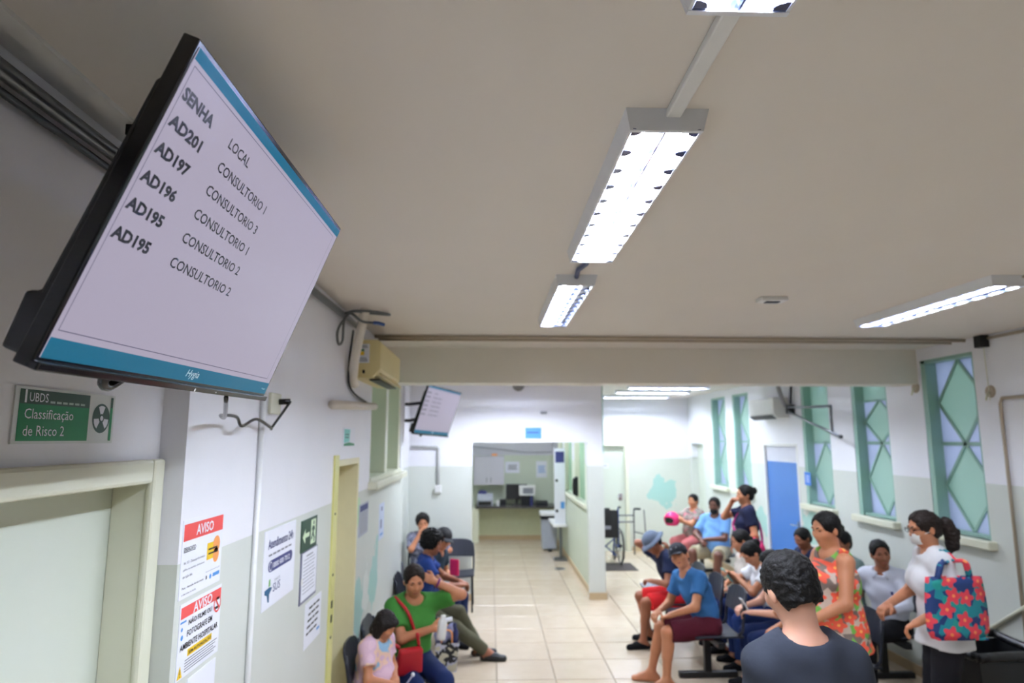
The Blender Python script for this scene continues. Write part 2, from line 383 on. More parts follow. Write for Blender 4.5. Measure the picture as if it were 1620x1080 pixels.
# corridor right wall with a glazed band, kitchen shell
struct('wall_corridor', wall_x(MB(), 1.40, 1.576, 9.34, 15.0, 0, H, [(9.75, 11.0, 1.2, 2.5), (11.3, 12.5, 1.2, 2.5), (12.75, 13.7, 1.2, 2.5)]), m_wk)
struct('wall_kitchen', MB().box((-1.36, 14.75, 0), (1.40, 15.0, H)), m_wk)
struct('wall_kitchen_side', MB().box((-1.36, 9.34, 0), (-1.2, 14.75, H)), m_wk)
struct('trim_beam', MB().box((XL, 5.88, 2.65), (XR, 6.18, H)), mat('beam_paint', (234, 228, 216), .6, var=.03, scale=3))
# skirting
struct('baseboard_corridor', MB().box((1.385, 9.34, 0), (1.40, 13.9, .09)), m_tan)
struct('baseboard_partition', MB().box((1.345, 9.175, 0), (1.59, 9.19, .09)).box((1.576, 9.19, 0), (1.59, 12.98, .09)).box((-1.12, 9.175, 0), (-.25, 9.19, .09)), m_tan)
struct('baseboard_far', MB().box((2.76, 12.985, 0), (XR, 13.0, .09)), m_tan)
struct('baseboard_right', MB().box((XR - .015, -7, 0), (XR, 8.3, .09)).box((XR - .015, 9.5, 0), (XR, 12.05, .09)), m_tan)
struct('baseboard_kitchen', MB().box((-1.2, 14.735, 0), (1.40, 14.75, .09)), m_tan)
struct('baseboard_left', MB().box((XL, 2.1, 0), (XL + .015, 4.0, .09)).box((XL, 4.8, 0), (XL + .015, 7.2, .09)), m_tan)
# green painted corner edge of the partition column
struct('trim_column', MB().box((1.570, 9.183, 1.95), (1.584, 9.20, H)), m_gwin)

# ------------------------------------------------------------------ doors
# door_1: recessed pale leaf beside the camera
d = struct('door_1', MB().box((-1.16, .95, 0), (-1.12, 2.02, 2.025)), m_door, bevel=.002)
fr = MB().box((-1.12, 2.012, 0), (-1.02, 2.02, 2.025)).box((-1.12, .95, 2.017), (-1.02, 2.012, 2.025))
fr.build('jamb', m_cream, d, bevel=.003)
MB().box((-1.02, 2.0, 0), (-.995, 2.068, 2.09)).box((-1.02, .85, 2.02), (-.995, 2.0, 2.09)).build('architrave', m_cream, d, bevel=.01)
# door_2: yellow framed doorway with open jamb
d = struct('door_2', MB().box((-1.14, 4.10, 0), (-1.10, 4.72, 1.98)), mat('yellow_door_paint', (228, 222, 192), .4), bevel=.002)
MB().box((-1.29, 4.06, 0), (-.935, 4.10, 2.02)).box((-1.29, 4.72, 0), (-.935, 4.76, 2.02)).box((-1.29, 4.10, 1.98), (-.935, 4.72, 2.02)).build('frame', mat('cream_yellow_paint', (226, 219, 180), .4), d, bevel=.003)
MB().box((XL - .002, 4.00, 0), (XL + .012, 4.10, 2.05)).build('edge_strip', m_yel, d)
for z in (1.17, 1.09): MB().box((-.93, 4.025, z), (-.925, 4.055, z + .04)).build('strike_plate', m_dark, d)
for z in (.55, 1.0, 1.35, 1.7): MB().box((-.937, 4.03, z), (-.925, 4.05, z + .012)).build('nail_head', m_dark, d)
# door_3: far white door with handle plate
d = struct('door_3', MB().box((1.76, 13.05, 0), (2.66, 13.09, 2.02)), m_door, bevel=.003)
MB().box((1.72, 12.97, 0), (1.77, 13.1, 2.06)).box((2.65, 12.97, 0), (2.72, 13.1, 2.06)).box((1.77, 12.97, 2.01), (2.65, 13.1, 2.06)).build('frame', m_cream, d, bevel=.004)
hd = MB().obox((2.56, 13.045, 1.02), (.07, .012, .12), (1,0,0), (0,1,0), (0,0,1)).build('handle_plate', m_steel, d)
MB().tube([(2.57, 13.04, 1.03), (2.57, 12.99, 1.03), (2.48, 12.985, 1.03)], .009).build('handle', m_steel, hd)
# door_4: blue leaf under a pale transom panel in the right wall
d = struct('door_4', MB().box((XR + .02, 8.40, 0), (XR + .06, 9.38, 1.84)), mat('blue_door_paint', (74, 124, 196), .4, scale=3), bevel=.003)
MB().box((XR + .02, 8.40, 1.845), (XR + .05, 9.38, 2.05)).build('transom_panel', mat('transom_grey', (206, 208, 218), .5), d)
MB().box((XR - .01, 8.36, 0), (XR + .1, 8.40, 2.09)).box((XR - .01, 9.38, 0), (XR + .1, 9.42, 2.09)).box((XR - .01, 8.40, 2.05), (XR + .1, 9.38, 2.09)).build('frame', m_wht, d, bevel=.004)
hd = MB().box((XR + .005, 8.47, .96), (XR + .02, 8.51, 1.10)).build('handle_plate', m_steel, d); MB().tube([(XR + .01, 8.49, 1.05), (XR - .04, 8.49, 1.05), (XR - .045, 8.60, 1.05)], .009, 8).build('handle', m_steel, hd)
# door_5: narrow recessed door at the far end of the right wall
d = struct('door_5', MB().box((XR + .12, 12.1, 0), (XR + .16, 12.85, 2.06)), m_door)

# ------------------------------------------------------------------ windows of the right wall
def bar(w_, p, q, wd=.022, dp=.03, x=XR + .11):
    """glazing bar in the plane x from (y,z) p to q"""
    a = np.array([x, *p]); b = np.array([x, *q]); d = b - a; L = np.linalg.norm(d); d /= L
    MB().obox((a + b)/2, (L, wd, dp), d, np.cross([1,0,0], d), (1,0,0)).build('glazing_bar', m_gwin, w_)
def window(n, ya, yb, plain_top=False, vent=False):
    zm = (ZB + ZT) / 2; x = XR + .11
    t = .06; ym = (ya + yb - .04) / 2
    mb = MB().box((XR + .005, yb - t, ZB), (XR + .20, yb, ZT)).box((XR + .005, ya, ZB), (XR + .20, ya + .02, ZT)).box((XR + .005, ya, ZT - .03), (XR + .20, yb, ZT)).box((XR + .03, ya, ZB), (XR + .20, yb, ZB + .025))
    w_ = struct('window_%d' % n, mb, m_gwin)
    gb = w_; y0, y1 = ya + .02, yb - t; bar(gb, (y0, zm), (y1, zm), .03)
    halves = [(ZB + .025, zm), (zm, ZT - .03)]
    for hi, (a, b) in enumerate(halves):
        c = (a + b) / 2
        if hi == 1 and plain_top:
            MB().box((x - .003, y0, a + .015), (x + .003, y1, b)).build('pane', m_pgreen, w_)
            continue
        top = b
        if hi == 1 and vent:
            top = b - .28; c = (a + top) / 2; bar(gb, (y0, top), (y1, top), .02)
            bar(gb, (ya + .11, top), (ya + .11, b), .02)
            MB().box((x - .003, y0, top + .01), (x + .003, ya + .10, b)).build('pane', m_pgreen, w_)
            MB().box((x - .003, ya + .12, top + .01), (x + .003, y1, b)).build('pane', m_pgreen, w_)
        L, R_, B, T_ = (y0, c), (y1, c), (ym, a), (ym, top)
        for p, q in ((L, B), (B, R_), (R_, T_), (T_, L)): bar(gb, p, q, .024)
        P3 = lambda q: (x - .003, q[0], q[1])
        MB().prism([P3(L), P3(B), P3(R_), P3(T_)], (.006, 0, 0)).build('pane', m_pgreen, w_)
        for cn, e, f_ in (((y0, a), L, B), ((y1, a), B, R_), ((y1, top), R_, T_), ((y0, top), T_, L)):
            MB().prism([P3(e), P3(cn), P3(f_)], (.006, 0, 0)).build('pane', m_ppale, w_)
    MB().box((XR - .07, ya - .06, ZB - .07), (XR + .06, yb + .06, ZB)).build('window_sill', m_cream, w_, bevel=.012)
for i, (a, b) in enumerate(WIN): window(i + 1, a, b, plain_top=(i == 2), vent=(i == 1))
# windows of the left wall (two lights under the air conditioner)
w_ = struct('window_6', MB().box((-1.2, 5.2, 1.82), (-.93, 6.95, 1.85)).box((-1.2, 5.2, 2.69), (-.95, 6.95, 2.72)).box((-1.2, 5.98, 1.85), (-.95, 6.12, 2.69)).box((-1.2, 6.82, 1.85), (-.95, 6.95, 2.69)).box((-1.2, 5.2, 1.85), (-.95, 5.23, 2.69)), m_cream)
for a, b in ((5.23, 5.98), (6.12, 6.82)): MB().box((-1.13, a, 1.85), (-1.124, b, 2.69)).build('pane', m_pgreen, w_)
MB().box((-.97, 5.15, 1.76), (-.87, 7.0, 1.82)).build('window_sill', m_cream, w_, bevel=.01)
# glazed band in the corridor wall
w_ = struct('window_7', MB().box((1.40, 9.75, 1.2), (1.56, 9.80, 2.5)).box((1.40, 10.95, 1.2), (1.56, 11.0, 2.5)).box((1.40, 11.3, 1.2), (1.56, 11.35, 2.5)).box((1.40, 12.45, 1.2), (1.56, 12.5, 2.5)).box((1.40, 12.75, 1.2), (1.56, 12.8, 2.5)).box((1.40, 13.65, 1.2), (1.56, 13.7, 2.5)), m_cream)
for a, b in ((9.8, 10.95), (11.35, 12.45), (12.8, 13.65)): MB().box((1.48, a, 1.2), (1.486, b, 2.5)).build('pane', panemat('corridor_glass_%d' % int(a*10), (178, 208, 180), .4), w_)
MB().box((1.36, 9.7, 1.14), (1.43, 13.75, 1.2)).build('window_sill', m_cream, w_, bevel=.01)

# ------------------------------------------------------------------ luminaires
m_tube = emat('lit_tube', (230, 239, 255), TUBE); m_tubeoff = mat('unlit_tube', (215, 215, 215), .3)
m_lamp = mat('white_enamel', (226, 228, 232), .3, var=.02)
m_mirror = mat('louvre_aluminium', (112, 120, 150), .2, metal=1., var=0)
def luminaire(cx, cy, along, label, lit=(1, 1), length=1.27, nb=11, group='fluorescent ceiling lights'):
    u = np.array([0., 1, 0]) if along == 'y' else np.array([1., 0, 0]); v = np.array([u[1], -u[0], 0]) ; c = np.array([cx, cy, 0.])
    W = .105; hl = length / 2; k = np.array([0, 0, 1.])
    r = thing('ceiling_light', (cx, cy, H), label, 'ceiling light', group)
    P = lambda a, b, z: c + u*a + v*b + k*z
    mb = MB()                                           # tray with slanting sides
    mb.obox(P(0, 0, H - .008), (length - .03, 2*W - .03, .016), u, v, k)
    for s in (-1, 1):
        mb.prism([P(-hl + .013, s*W, H), P(-hl + .013, s*(W - .012), H - .052), P(-hl + .013, s*(W - .018), H - .052), P(-hl + .013, s*(W - .02), H)], u*(length - .026))
    mb.build('housing', m_lamp, r)
    for s in (-1, 1):
        MB().prism([P(s*hl, -W, H), P(s*hl, W, H), P(s*(hl - .012), W - .012, H - .054), P(s*(hl - .012), -W + .012, H - .054)], -u*s*.012).build('end_cap', m_lamp, r)
    for i in range(nb):
        a = -hl + .03 + (length - .06) * i / (nb - 1)
        q = MB()
        for s in (-1, 1):                                # scalloped parabolic blade, one bow under each tube
            low = [P(a, s*(.004 + (j/8)*(W - .024)), H - .050) for j in range(9)]; hi = [P(a, s*(.004 + (j/8)*(W - .024)), H - .046 + .014*abs(math.cos(math.pi*j/8))) for j in range(9)]
            q.sheet([low, hi], .002)
            q.prism([P(a + .020*math.cos(t), s*(W - .019 - .026*math.sin(t)), H - .0515) for t in np.linspace(0, math.pi, 9)], k*.002)  # half-disc plates added to imitate grey half-moon reflections at the blade ends
        q.build('louvre_blade', m_mirror, r)
    MB().obox(P(0, 0, H - .042), (length - .04, .004, .018), u, v, k).build('louvre_spine', m_mirror, r)
    for s, on in zip((-1, 1), lit):
        MB().cyl(P(-hl + .03, s*.048, H - .024), P(hl - .03, s*.048, H - .024), .010, 8).build('tube', m_tube if on else m_tubeoff, r, smooth=True)
luminaire(.447, .455, 'y', 'louvred fluorescent ceiling light cut off by the top edge of the picture')
luminaire(.44, 2.15, 'y', 'largest white louvred fluorescent ceiling light, both tubes lit')
luminaire(.43, 3.82, 'y', 'louvred ceiling light with only its left tube lit, in front of the beam', lit=(1, 0) )
luminaire(2.63, 3.76, 'y', 'louvred ceiling light seen edge-on above the near green window', lit=(1, 0))
luminaire(.43, 7.3, 'y', 'fluorescent ceiling light behind the beam over the aisle')
luminaire(2.6, 7.2, 'y', 'fluorescent ceiling light behind the beam over the seats')
luminaire(2.75, 10.0, 'x', 'nearest crosswise ceiling light in the far hall')
luminaire(2.75, 11.0, 'x', 'middle crosswise ceiling light in the far hall')
luminaire(2.75, 12.3, 'x', 'farthest crosswise ceiling light in the far hall')
luminaire(.3, 12.4, 'y', 'unseen added fluorescent light deep in the counter room')  # added lamp, out of view behind the header, to light the room
luminaire(.5, 10.4, 'y', 'unseen added fluorescent light just inside the counter opening')  # second added lamp, out of view, brightens the counter room
luminaire(.3, 8.2, 'x', 'unseen added crosswise fluorescent light in front of the counter opening')  # added lamp hidden by the beam, brightens the partition wall
o = MB().box((.437, 1.02, H - .022), (.475, 1.53, H)).build('cable_trunking', m_wht, bevel=.004); tag(o, 'white cable trunking strip on the ceiling joining two lights', 'cable trunking')
o = MB().tube([(.43, 2.78, H - .012), (.44, 2.9, H - .02), (.42, 3.05, H - .012), (.43, 3.19, H - .012)], .012, 6).build('light_cable', mat('blue_cable', (70, 80, 120), .5)); tag(o, 'short bluish cable between the two ceiling lights before the beam', 'cable')
# ------------------------------------------------------------------ televisions
def television(TL, ux, tilt, W, label, big=True):
    """TL = top left corner of the display, ux = unit vector along its width, tilt = downward tilt"""
    TL = np.array(TL, float); ux = np.array(ux, float); ux /= np.linalg.norm(ux)
    hn = np.cross(ux, [0, 0, 1.]); hn /= np.linalg.norm(hn)                    # horizontal normal towards the viewer
    n = hn*math.cos(tilt) - np.array([0, 0, 1.])*math.sin(tilt); uy = np.cross(n, ux)      # up in the display plane
    Hh = W / 1.80
    BL = TL - uy*Hh; C_ = TL + ux*W/2 - uy*Hh/2
    r = thing('television', tuple(C_ - uy*Hh/2), label, 'television', 'queue call televisions')
    P = lambda a, b, c: C_ + ux*a + uy*b + n*c
    bz = .009
    mb = MB().obox(P(0, -.004, -.014), (W + 2*bz, Hh + 2*bz + .012, .028), ux, uy, n); mb.build('bezel', m_blkg, r, bevel=.003)
    mb = MB().prism([P(-W/2, Hh*.40, -.026), P(-W/2, Hh*.36, -.040), P(-W/2, -Hh*.33, -.046), P(-W/2, -Hh*.345, -.066), P(-W/2, -Hh/2 - .008, -.060), P(-W/2, -Hh/2 - .008, -.026)], ux*W)
    mb.build('back_shell', m_blk, r, bevel=.006)
    MB().obox(P(0, -Hh/2 - .012, .0), (W + 2*bz, .014, .022), ux, uy, n).build('chin_strip', m_blkg, r, bevel=.003)
    MB().tube(cat_rom([P(-W*.30, -Hh/2 - .016, -.01), P(-W*.29, -Hh/2 - .032, -.01), P(-W*.265, -Hh/2 - .034, -.012), P(-W*.24, -Hh/2 - .016, -.01)], 4), .009, 8).build('remote_sensor', m_blkg, r, smooth=True)
    # display
    def emis(nm, c, s): return emat('display_' + nm, c, s)
    b = Board('display', BL + n*.0005, ux, uy, W, Hh, '', '', None, th=.0006, parent=r)
    MB().obox(P(0, 0, .0004), (W, Hh, .0008), ux, uy, n).build('screen', emis('white', (206, 197, 220), .31), r)
    teal = emis('teal', (0, 116, 152), .36); ink = mat('display_ink', (26, 26, 40), .3, var=0); fr = emis('line', (110, 110, 150), .2)
    b.rect('top_band', teal, 0, .962, 1, 1); b.rect('bottom_band', teal, 0, 0, 1, .062)
    for q in ((.008, .084, .965, .0865), (.008, .945, .965, .9475), (.008, .084, .0095, .9475), (.9635, .084, .965, .9475)): b.rect('border_line', fr, *q)
    rows = ['SENHA', 'AD201', 'AD197', 'AD196', 'AD195', 'AD195']; loc = ['LOCAL', 'CONSULTORIO 1', 'CONSULTORIO 3', 'CONSULTORIO 1', 'CONSULTORIO 2', 'CONSULTORIO 2']
    yb = [.842, .752, .660, .567, .475, .381]
    for i in range(6):
        b.text('lettering', ink, rows[i], .013, yb[i], .114, .043, bold=.045)
        b.text('lettering', ink, loc[i], .205, yb[i] + .002, .103 if i == 0 else .258 + .005*i, .038, bold=.012)
    b.text('maker_mark', m_wht, 'Hygia', .466, .010, .062, .040, shear=.1)
    b.text('maker_mark', m_wht, 'Hygia', .955, .022, .028, .010)
    b.done()
    return r, P, Hh, W
r, P, Hh, W = television((-.459, .957, 2.757), (.0, 1, .012), math.radians(22.1), .95, 'large tilted television nearest the viewer, showing queue numbers')
lg = Board('x', P(.0, -Hh/2 - .019, .0112), np.array([0, 1, .012]), np.array([.376, 0, .926]), .06, .014, '', '', None, th=.0003, parent=r); lg.disc('power_light', m_wht, .32, .35, .004, 1, 14); lg.rect('power_light', m_wht, 2.1, .35, 2.2, .5); lg.done()
# wall bracket of the near television
k = thing('wall_bracket', (-1.02, 1.8, 2.40), 'black tilting arm bracket behind the near television', 'bracket')
MB().box((-1.02, 1.72, 2.40), (-1.0, 1.92, 2.75)).build('wall_plate', m_blk, k)
for y in (1.75, 1.89): MB().tube([(-1.0, y, 2.6), (-.80, y - .06, 2.55), P(y - 1.53, .03, -.05)], .016, 6).build('arm', m_blk, k)
r2, P2_, H2_, W2_ = television((-.66, 7.02, 2.72), (.32, .947, -.03), math.radians(18), .95, 'small distant tilted television hanging beside the far left corner')
k = thing('wall_bracket', (-1.0, 7.12, 2.35), 'black folding arm bracket of the distant television', 'bracket')
MB().box((-1.12, 7.25, 2.30), (-1.09, 7.30, 2.62)).build('wall_plate', m_blk, k)
for z in (2.35, 2.53): MB().tube([(-1.1, 7.27, z), (-.9, 7.3, z), P2_(-.25, z - 2.45, -.05)], .02, 6).build('arm', m_blk, k)
MB().tube([P2_(-.25, -.2, -.06), P2_(-.25, .2, -.06)], .022, 6).build('mount_rail', m_blk, k)

# ------------------------------------------------------------------ pipes, cables, outlets on the left side
o = MB().tube([(-.985, -1.5, H - .09), (-.985, 1.98, H - .085), (-.912, 2.05, H - .08), (-.912, 4.40, H - .06)], .020, 10).build('conduit', m_grey, smooth=True); tag(o, 'thick grey metal conduit running along the left wall under the ceiling', 'conduit')
o = MB().tube([(-1.0, -1.5, H - .125), (-1.0, 2.05, H - .12)], .009, 8).build('conduit', mat('dark_conduit', (80, 84, 88), .4, metal=.7), smooth=True); tag(o, 'thin dark conduit under the thick grey one at upper left', 'conduit')
o = MB().prism([(-1.02, -2, H), (-.93, -2, H), (-.93, -2, H - .012), (-1.02, -2, H - .012)], (0, 4.05, 0)).build('cable_trunking', m_wht); tag(o, 'flat pale trunking strip along the ceiling edge above the television', 'cable trunking')
o = MB().box((-.95, 1.62, H - .04), (-.92, 1.65, H - .012)).build('pipe_clip', m_dark); tag(o, 'small dark clip on the ceiling trunking at the edge of the near television', 'clip')
o = MB().tube(cat_rom([(-.90, 3.95, H - .06), (-.82, 3.92, H - .05), (-.72, 4.05, H - .03), (-.66, 4.2, H - .02), (-.78, 4.15, H - .02), (-.86, 4.0, H - .04), (-.89, 3.88, H - .12), (-.90, 3.80, H - .20), (-.91, 3.88, H - .26), (-.91, 3.98, H - .22), (-.905, 3.98, H - .1), (-.86, 3.95, H - .06), (-.80, 4.0, H - .10), (-.74, 4.05, H - .10)], 5), .008, 6).build('cable_coil', mat('grey_cable', (92, 96, 98), .5), smooth=True); tag(o, 'loose grey cable loops hanging from the conduit near the ceiling', 'cable')
o = MB().tube(cat_rom([(-.74, 4.05, H - .10), (-.71, 4.06, H - .1), (-.67, 4.07, H - .11)], 3), .011, 8).build('cable_plug', mat('blue_plug', (60, 90, 150), .4), smooth=True); tag(o, 'small blue plug at the end of the loose cable', 'plug')
o = MB().tube(cat_rom([(-.80, 4.10, H), (-.83, 4.14, H - .12), (-.88, 4.22, H - .3), (-.902, 4.28, H - .43), (-.905, 4.36, H - .46)], 5), .030, 10).build('insulated_pipe', mat('pipe_wrap', (226, 220, 208), .7, bump=.5), smooth=True); tag(o, 'white wrapped pipe from the ceiling to the air conditioner', 'pipe')
o = MB().tube(cat_rom([(-.925, 4.35, H - .1), (-.925, 4.25, H - .35), (-.92, 4.33, H - .5), (-.925, 5.0, H - .56)], 5), .007, 6).build('hanging_cable', m_dark, smooth=True); tag(o, 'thin dark cable looping below the old air conditioner', 'cable')
o = MB().tube([(-.91, 3.80, 2.345), (-.91, 5.15, 2.40)], .028, 10).build('insulated_pipe', mat('pipe_wrap', (0,0,0)), smooth=True); tag(o, 'horizontal white wrapped pipe on the left wall beside the small window', 'pipe')
o = MB().tube([(-.93, 2.70, 0), (-.93, 2.70, 2.38)], .012, 8).build('vertical_conduit', m_wht, smooth=True); tag(o, 'thin white vertical conduit between the notices and the health poster', 'conduit')
k = thing('power_outlet', (-.94, 2.86, 2.27), 'cream wall outlet with a black plug beside the near television', 'outlet')
MB().box((-.94, 2.79, 2.255), (-.925, 2.92, 2.345)).build('plate', m_cream, k, bevel=.004)
MB().cyl((-.925, 2.885, 2.31), (-.88, 2.90, 2.312), .013).build('plug', m_blkg, k, smooth=True)
o = MB().tube(cat_rom([(-.70, 1.75, 2.26), (-.80, 2.0, 2.215), (-.86, 2.12, 2.225), (-.88, 2.30, 2.225), (-.89, 2.38, 2.195), (-.90, 2.55, 2.225), (-.90, 2.72, 2.195), (-.91, 2.76, 2.195), (-.90, 2.84, 2.25), (-.88, 2.90, 2.312)], 5), .006, 6).build('power_cable', m_blkg, smooth=True); tag(o, 'wavy black power cable from the near television to the outlet', 'cable')
# conduits across the ceiling in front of the beam
m_pipe = mat('beige_pipe', (178, 164, 144), .5)
for y, r_, lb in ((5.12, .014, 'upper of two thin beige pipes crossing the ceiling before the beam'), (5.28, .010, 'lower of two thin beige pipes crossing the ceiling before the beam')):
    o = MB().tube([(-.92, y, H - .02), (1.2, y + .01, H - .02), (3.9, y + .06, H - .02)], r_, 8).build('ceiling_pipe', m_pipe, smooth=True); tag(o, lb, 'pipe', 'ceiling pipes before the beam')
k = thing('junction_box', (3.93, 5.02, 2.86), 'small black box where the pipes meet the right wall', 'junction box')
MB().box((3.88, 4.98, 2.87), (3.95, 5.06, 2.965)).build('box', m_blk, k, bevel=.004); MB().cyl((3.93, 5.02, 2.87), (3.935, 5.02, 2.45), .003, 6).build('cable', m_cream, k)
o = MB().tube([(3.94, 4.98, H - .03), (3.94, 1.0, H - .03)], .012, 8).build('wall_pipe', m_pipe, smooth=True); tag(o, 'thin beige pipe along the top of the right wall', 'pipe')
o = MB().tube([(2.68, 3.14, H - .008), (3.0, 2.9, H - .008), (3.93, 2.5, H - .008)], .008, 6).build('light_cable', m_pipe); tag(o, 'thin cable from the right ceiling light to the right wall', 'cable')
k = thing('ceiling_sensor', (1.65, 3.7, H), 'small flat white plate on the ceiling between the lights', 'sensor')
MB().obox((1.65, 3.7, H - .012), (.16, .09, .024), (1,0,0), (0,1,0), (0,0,1)).build('body', m_wht, k, bevel=.006); MB().obox((1.65, 3.7, H - .026), (.08, .04, .006), (1,0,0), (0,1,0), (0,0,1)).build('lens', m_dark, k)
k = thing('smoke_detector', (.39, 9.1, 2.93), 'round grey detector on the wall above the counter opening', 'detector')
MB().lathe((.39, 9.19, 2.90), [(.085, 0), (.085, .03), (.06, .06), (.03, .07)], 18, (0, -1, 0)).build('body', mat('detector_grey', (130, 126, 122), .5), k, smooth=False)
MB().lathe((.39, 9.122, 2.90), [(.02, 0), (.02, .012)], 12, (0, -1, 0)).build('led', m_dark, k)
k = thing('wall_hook', (.745, 9.19, 2.50), 'little grey bracket on the wall above the blue sign', 'hook')
MB().box((.70, 9.17, 2.50), (.79, 9.19, 2.53)).build('plate', m_inkg, k); MB().tube([(.72, 9.17, 2.515), (.72, 9.13, 2.50), (.75, 9.12, 2.52)], .008, 6).build('hook', m_inkg, k)
for (z, yy) in ((2.62, 5.92), (2.52, 5.02)):
    k = thing('cable_stub', (3.93, yy, z), 'cut cable stub sticking out of the right wall %s the near green window' % ('left of' if yy > 5.5 else 'right of'), 'cable')
    MB().lathe((3.949, yy, z), [(.05, 0), (.045, .012), (.02, .014)], 14, (-1, 0, 0)).build('rosette', m_pipe, k); MB().tube([(3.935, yy, z), (3.90, yy - .02, z - .03), (3.895, yy - .01, z - .07)], .008, 6).build('wire', m_cream, k)
o = MB().tube([(3.935, 4.92, 0.1), (3.935, 4.92, 2.42), (3.935, 4.90, 2.46), (3.935, 4.3, 2.46)], .012, 8).build('wall_pipe', m_pipe, smooth=True); tag(o, 'bent thin pipe on the right wall at the edge of the picture', 'pipe')
o = MB().tube([(3.93, 5.35, .62), (3.93, 4.6, 1.12)], .016, 8).build('slanting_rail', m_cream, smooth=True); tag(o, 'pale slanting rail on the right wall above the black bin', 'rail')

# ------------------------------------------------------------------ air conditioners
k = thing('air_conditioner', (-.85, 4.9, 2.55), 'yellowed old air conditioner under the ceiling on the left wall', 'air conditioner')
def acbody(x0, x1, y0, y1, z0, z1): return MB().prism([(x0, y0, z0), (x1 - .05*np.sign(x1-x0), y0, z0), (x1, y0, z0 + .06), (x1, y0, z1 - .02), (x1 - .02*np.sign(x1-x0), y0, z1), (x0, y0, z1)], (0, y1 - y0, 0))
acbody(-.94, -.75, 4.42, 5.38, 2.56, 2.82).build('casing', m_oldw, k, bevel=.006)
MB().obox((-.80, 4.9, 2.553), (.07, .80, .01), (1,0,0), (0,1,0), (0,0,1)).build('outlet_grille', m_blk, k)
MB().obox((-.745, 4.9, 2.575), (.006, .86, .05), (.8,0,.6), (0,1,0), (-.6,0,.8)).build('louvre_flap', m_oldw, k)
b = Board('x', (-.915, 4.419, 2.66), (1,0,0), (0,0,1), .09, .13, '', '', m_paper, th=.001, parent=k)
b.rect('energy_label', m_yprint, .1, .4, .6, .6); b.rect('energy_bar', m_green, .1, .62, .6, .72); b.lines('lettering', m_ink, .1, .9, [.08, .16, .24, .8, .88], .03); b.done()
MB().obox((-.86, 4.418, 2.60), (.015, .004, .022), (1,0,0), (0,1,0), (0,0,1)).build('screw_hole', m_dark, k)
k = thing('air_conditioner', (3.86, 9.4, 2.4), 'white split air conditioner on the right wall above the blue door', 'air conditioner')
acbody(3.95, 3.74, 8.55, 9.35, 2.42, 2.70).build('casing', mat('cool_white_plastic', (226, 226, 220), .4), k, bevel=.01)
MB().obox((3.76, 8.95, 2.438), (.08, .74, .008), (.8,0,-.6), (0,1,0), (.6,0,.8)).build('outlet_slot', m_dark, k)
o = MB().tube(cat_rom([(3.88, 8.75, H), (3.87, 8.65, 2.85), (3.86, 8.52, 2.66), (3.86, 8.45, 2.58)], 5), .028, 8).build('hose', mat('hose_grey', (150, 150, 150), .6), smooth=True); tag(o, 'grey hose from the ceiling beside the white air conditioner', 'hose')
o = MB().tube([(3.9, 8.3, H), (3.9, 8.38, 2.60)], .020, 8).build('black_pipe', m_blk); tag(o, 'short black pipe hanging beside the white air conditioner', 'pipe')
k = thing('swivel_mount', (3.85, 8.4, 2.45), 'empty swivel mounting arm reaching over the green windows', 'bracket')
MB().obox((3.91, 8.42, 2.53), (.08, .10, .12), (1,0,0), (0,1,0), (0,0,1)).build('pivot', m_blk, k, bevel=.01)
MB().tube([(3.88, 8.40, 2.56), (3.80, 7.8, 2.53), (3.78, 7.15, 2.51)], .016, 8).build('arm', m_grey, k, smooth=True)
MB().tube([(3.88, 8.40, 2.50), (3.80, 7.6, 2.32), (3.75, 6.95, 2.18)], .016, 8).build('arm', m_grey, k, smooth=True)
MB().tube([(3.78, 7.15, 2.51), (3.77, 7.14, 2.36), (3.765, 7.12, 2.22)], .014, 8).build('link', m_grey, k, smooth=True)
MB().ell((3.75, 6.93, 2.175), (.022, .035, .022)).build('end_cap', m_blk, k, smooth=True)

# ------------------------------------------------------------------ signs and notices on the left wall
UX, UZ = (0, 1, 0), (0, 0, 1)
b = Board('door_sign', (-1.02, 1.428, 2.139), UX, UZ, .374, .125, 'green and white sign over the near door reading Classificação de Risco 2', 'sign', mat('sign_white', (214, 218, 216), .4), th=.004)
b.rect('dark_band', m_dgreen, .035, .70, .70, .955); b.rect('green_panel', m_green, .035, .05, .70, .70)
b.text('lettering', m_paper, 'UBDS', .115, .745, .165, .16); b.rect('lettering', m_paper, .075, .72, .092, .95, 2)
for i in range(6): b.rect('small_lettering', mat('pale_print', (170, 190, 178), .5), .30 + .06*i, .735, .345 + .06*i, .775, 2)
b.text('lettering', m_paper, 'Classificação', .085, .40, .45, .22); b.text('lettering', m_paper, 'de Risco 2', .085, .14, .37, .185)
m_teald = mat('emblem_green', (52, 84, 76), .5, var=0)
cx, cy, rr = .842, .51, .038
b.disc('emblem_disc', m_teald, cx, cy, rr, 1)
for k0 in (90, 210, 330):
    pts = [(cx + q*rr/.374*math.cos(math.radians(a)), cy + q*rr/.125*math.sin(math.radians(a))) for q, a in [(.22, k0 - 26), (.84, k0 - 26), (.86, k0 - 9), (.86, k0 + 9), (.84, k0 + 26), (.22, k0 + 26)]]
    b.poly('emblem_blade', m_paper, pts, 2)
b.disc('emblem_disc', m_teald, cx, cy, rr*.3, 3); b.disc('emblem_blade', m_paper, cx, cy, rr*.17, 4)
b.rect('dark_band', m_dgreen, .945, .74, .975, .955); b.rect('green_panel', m_green, .945, .05, .975, .74)
b.done()
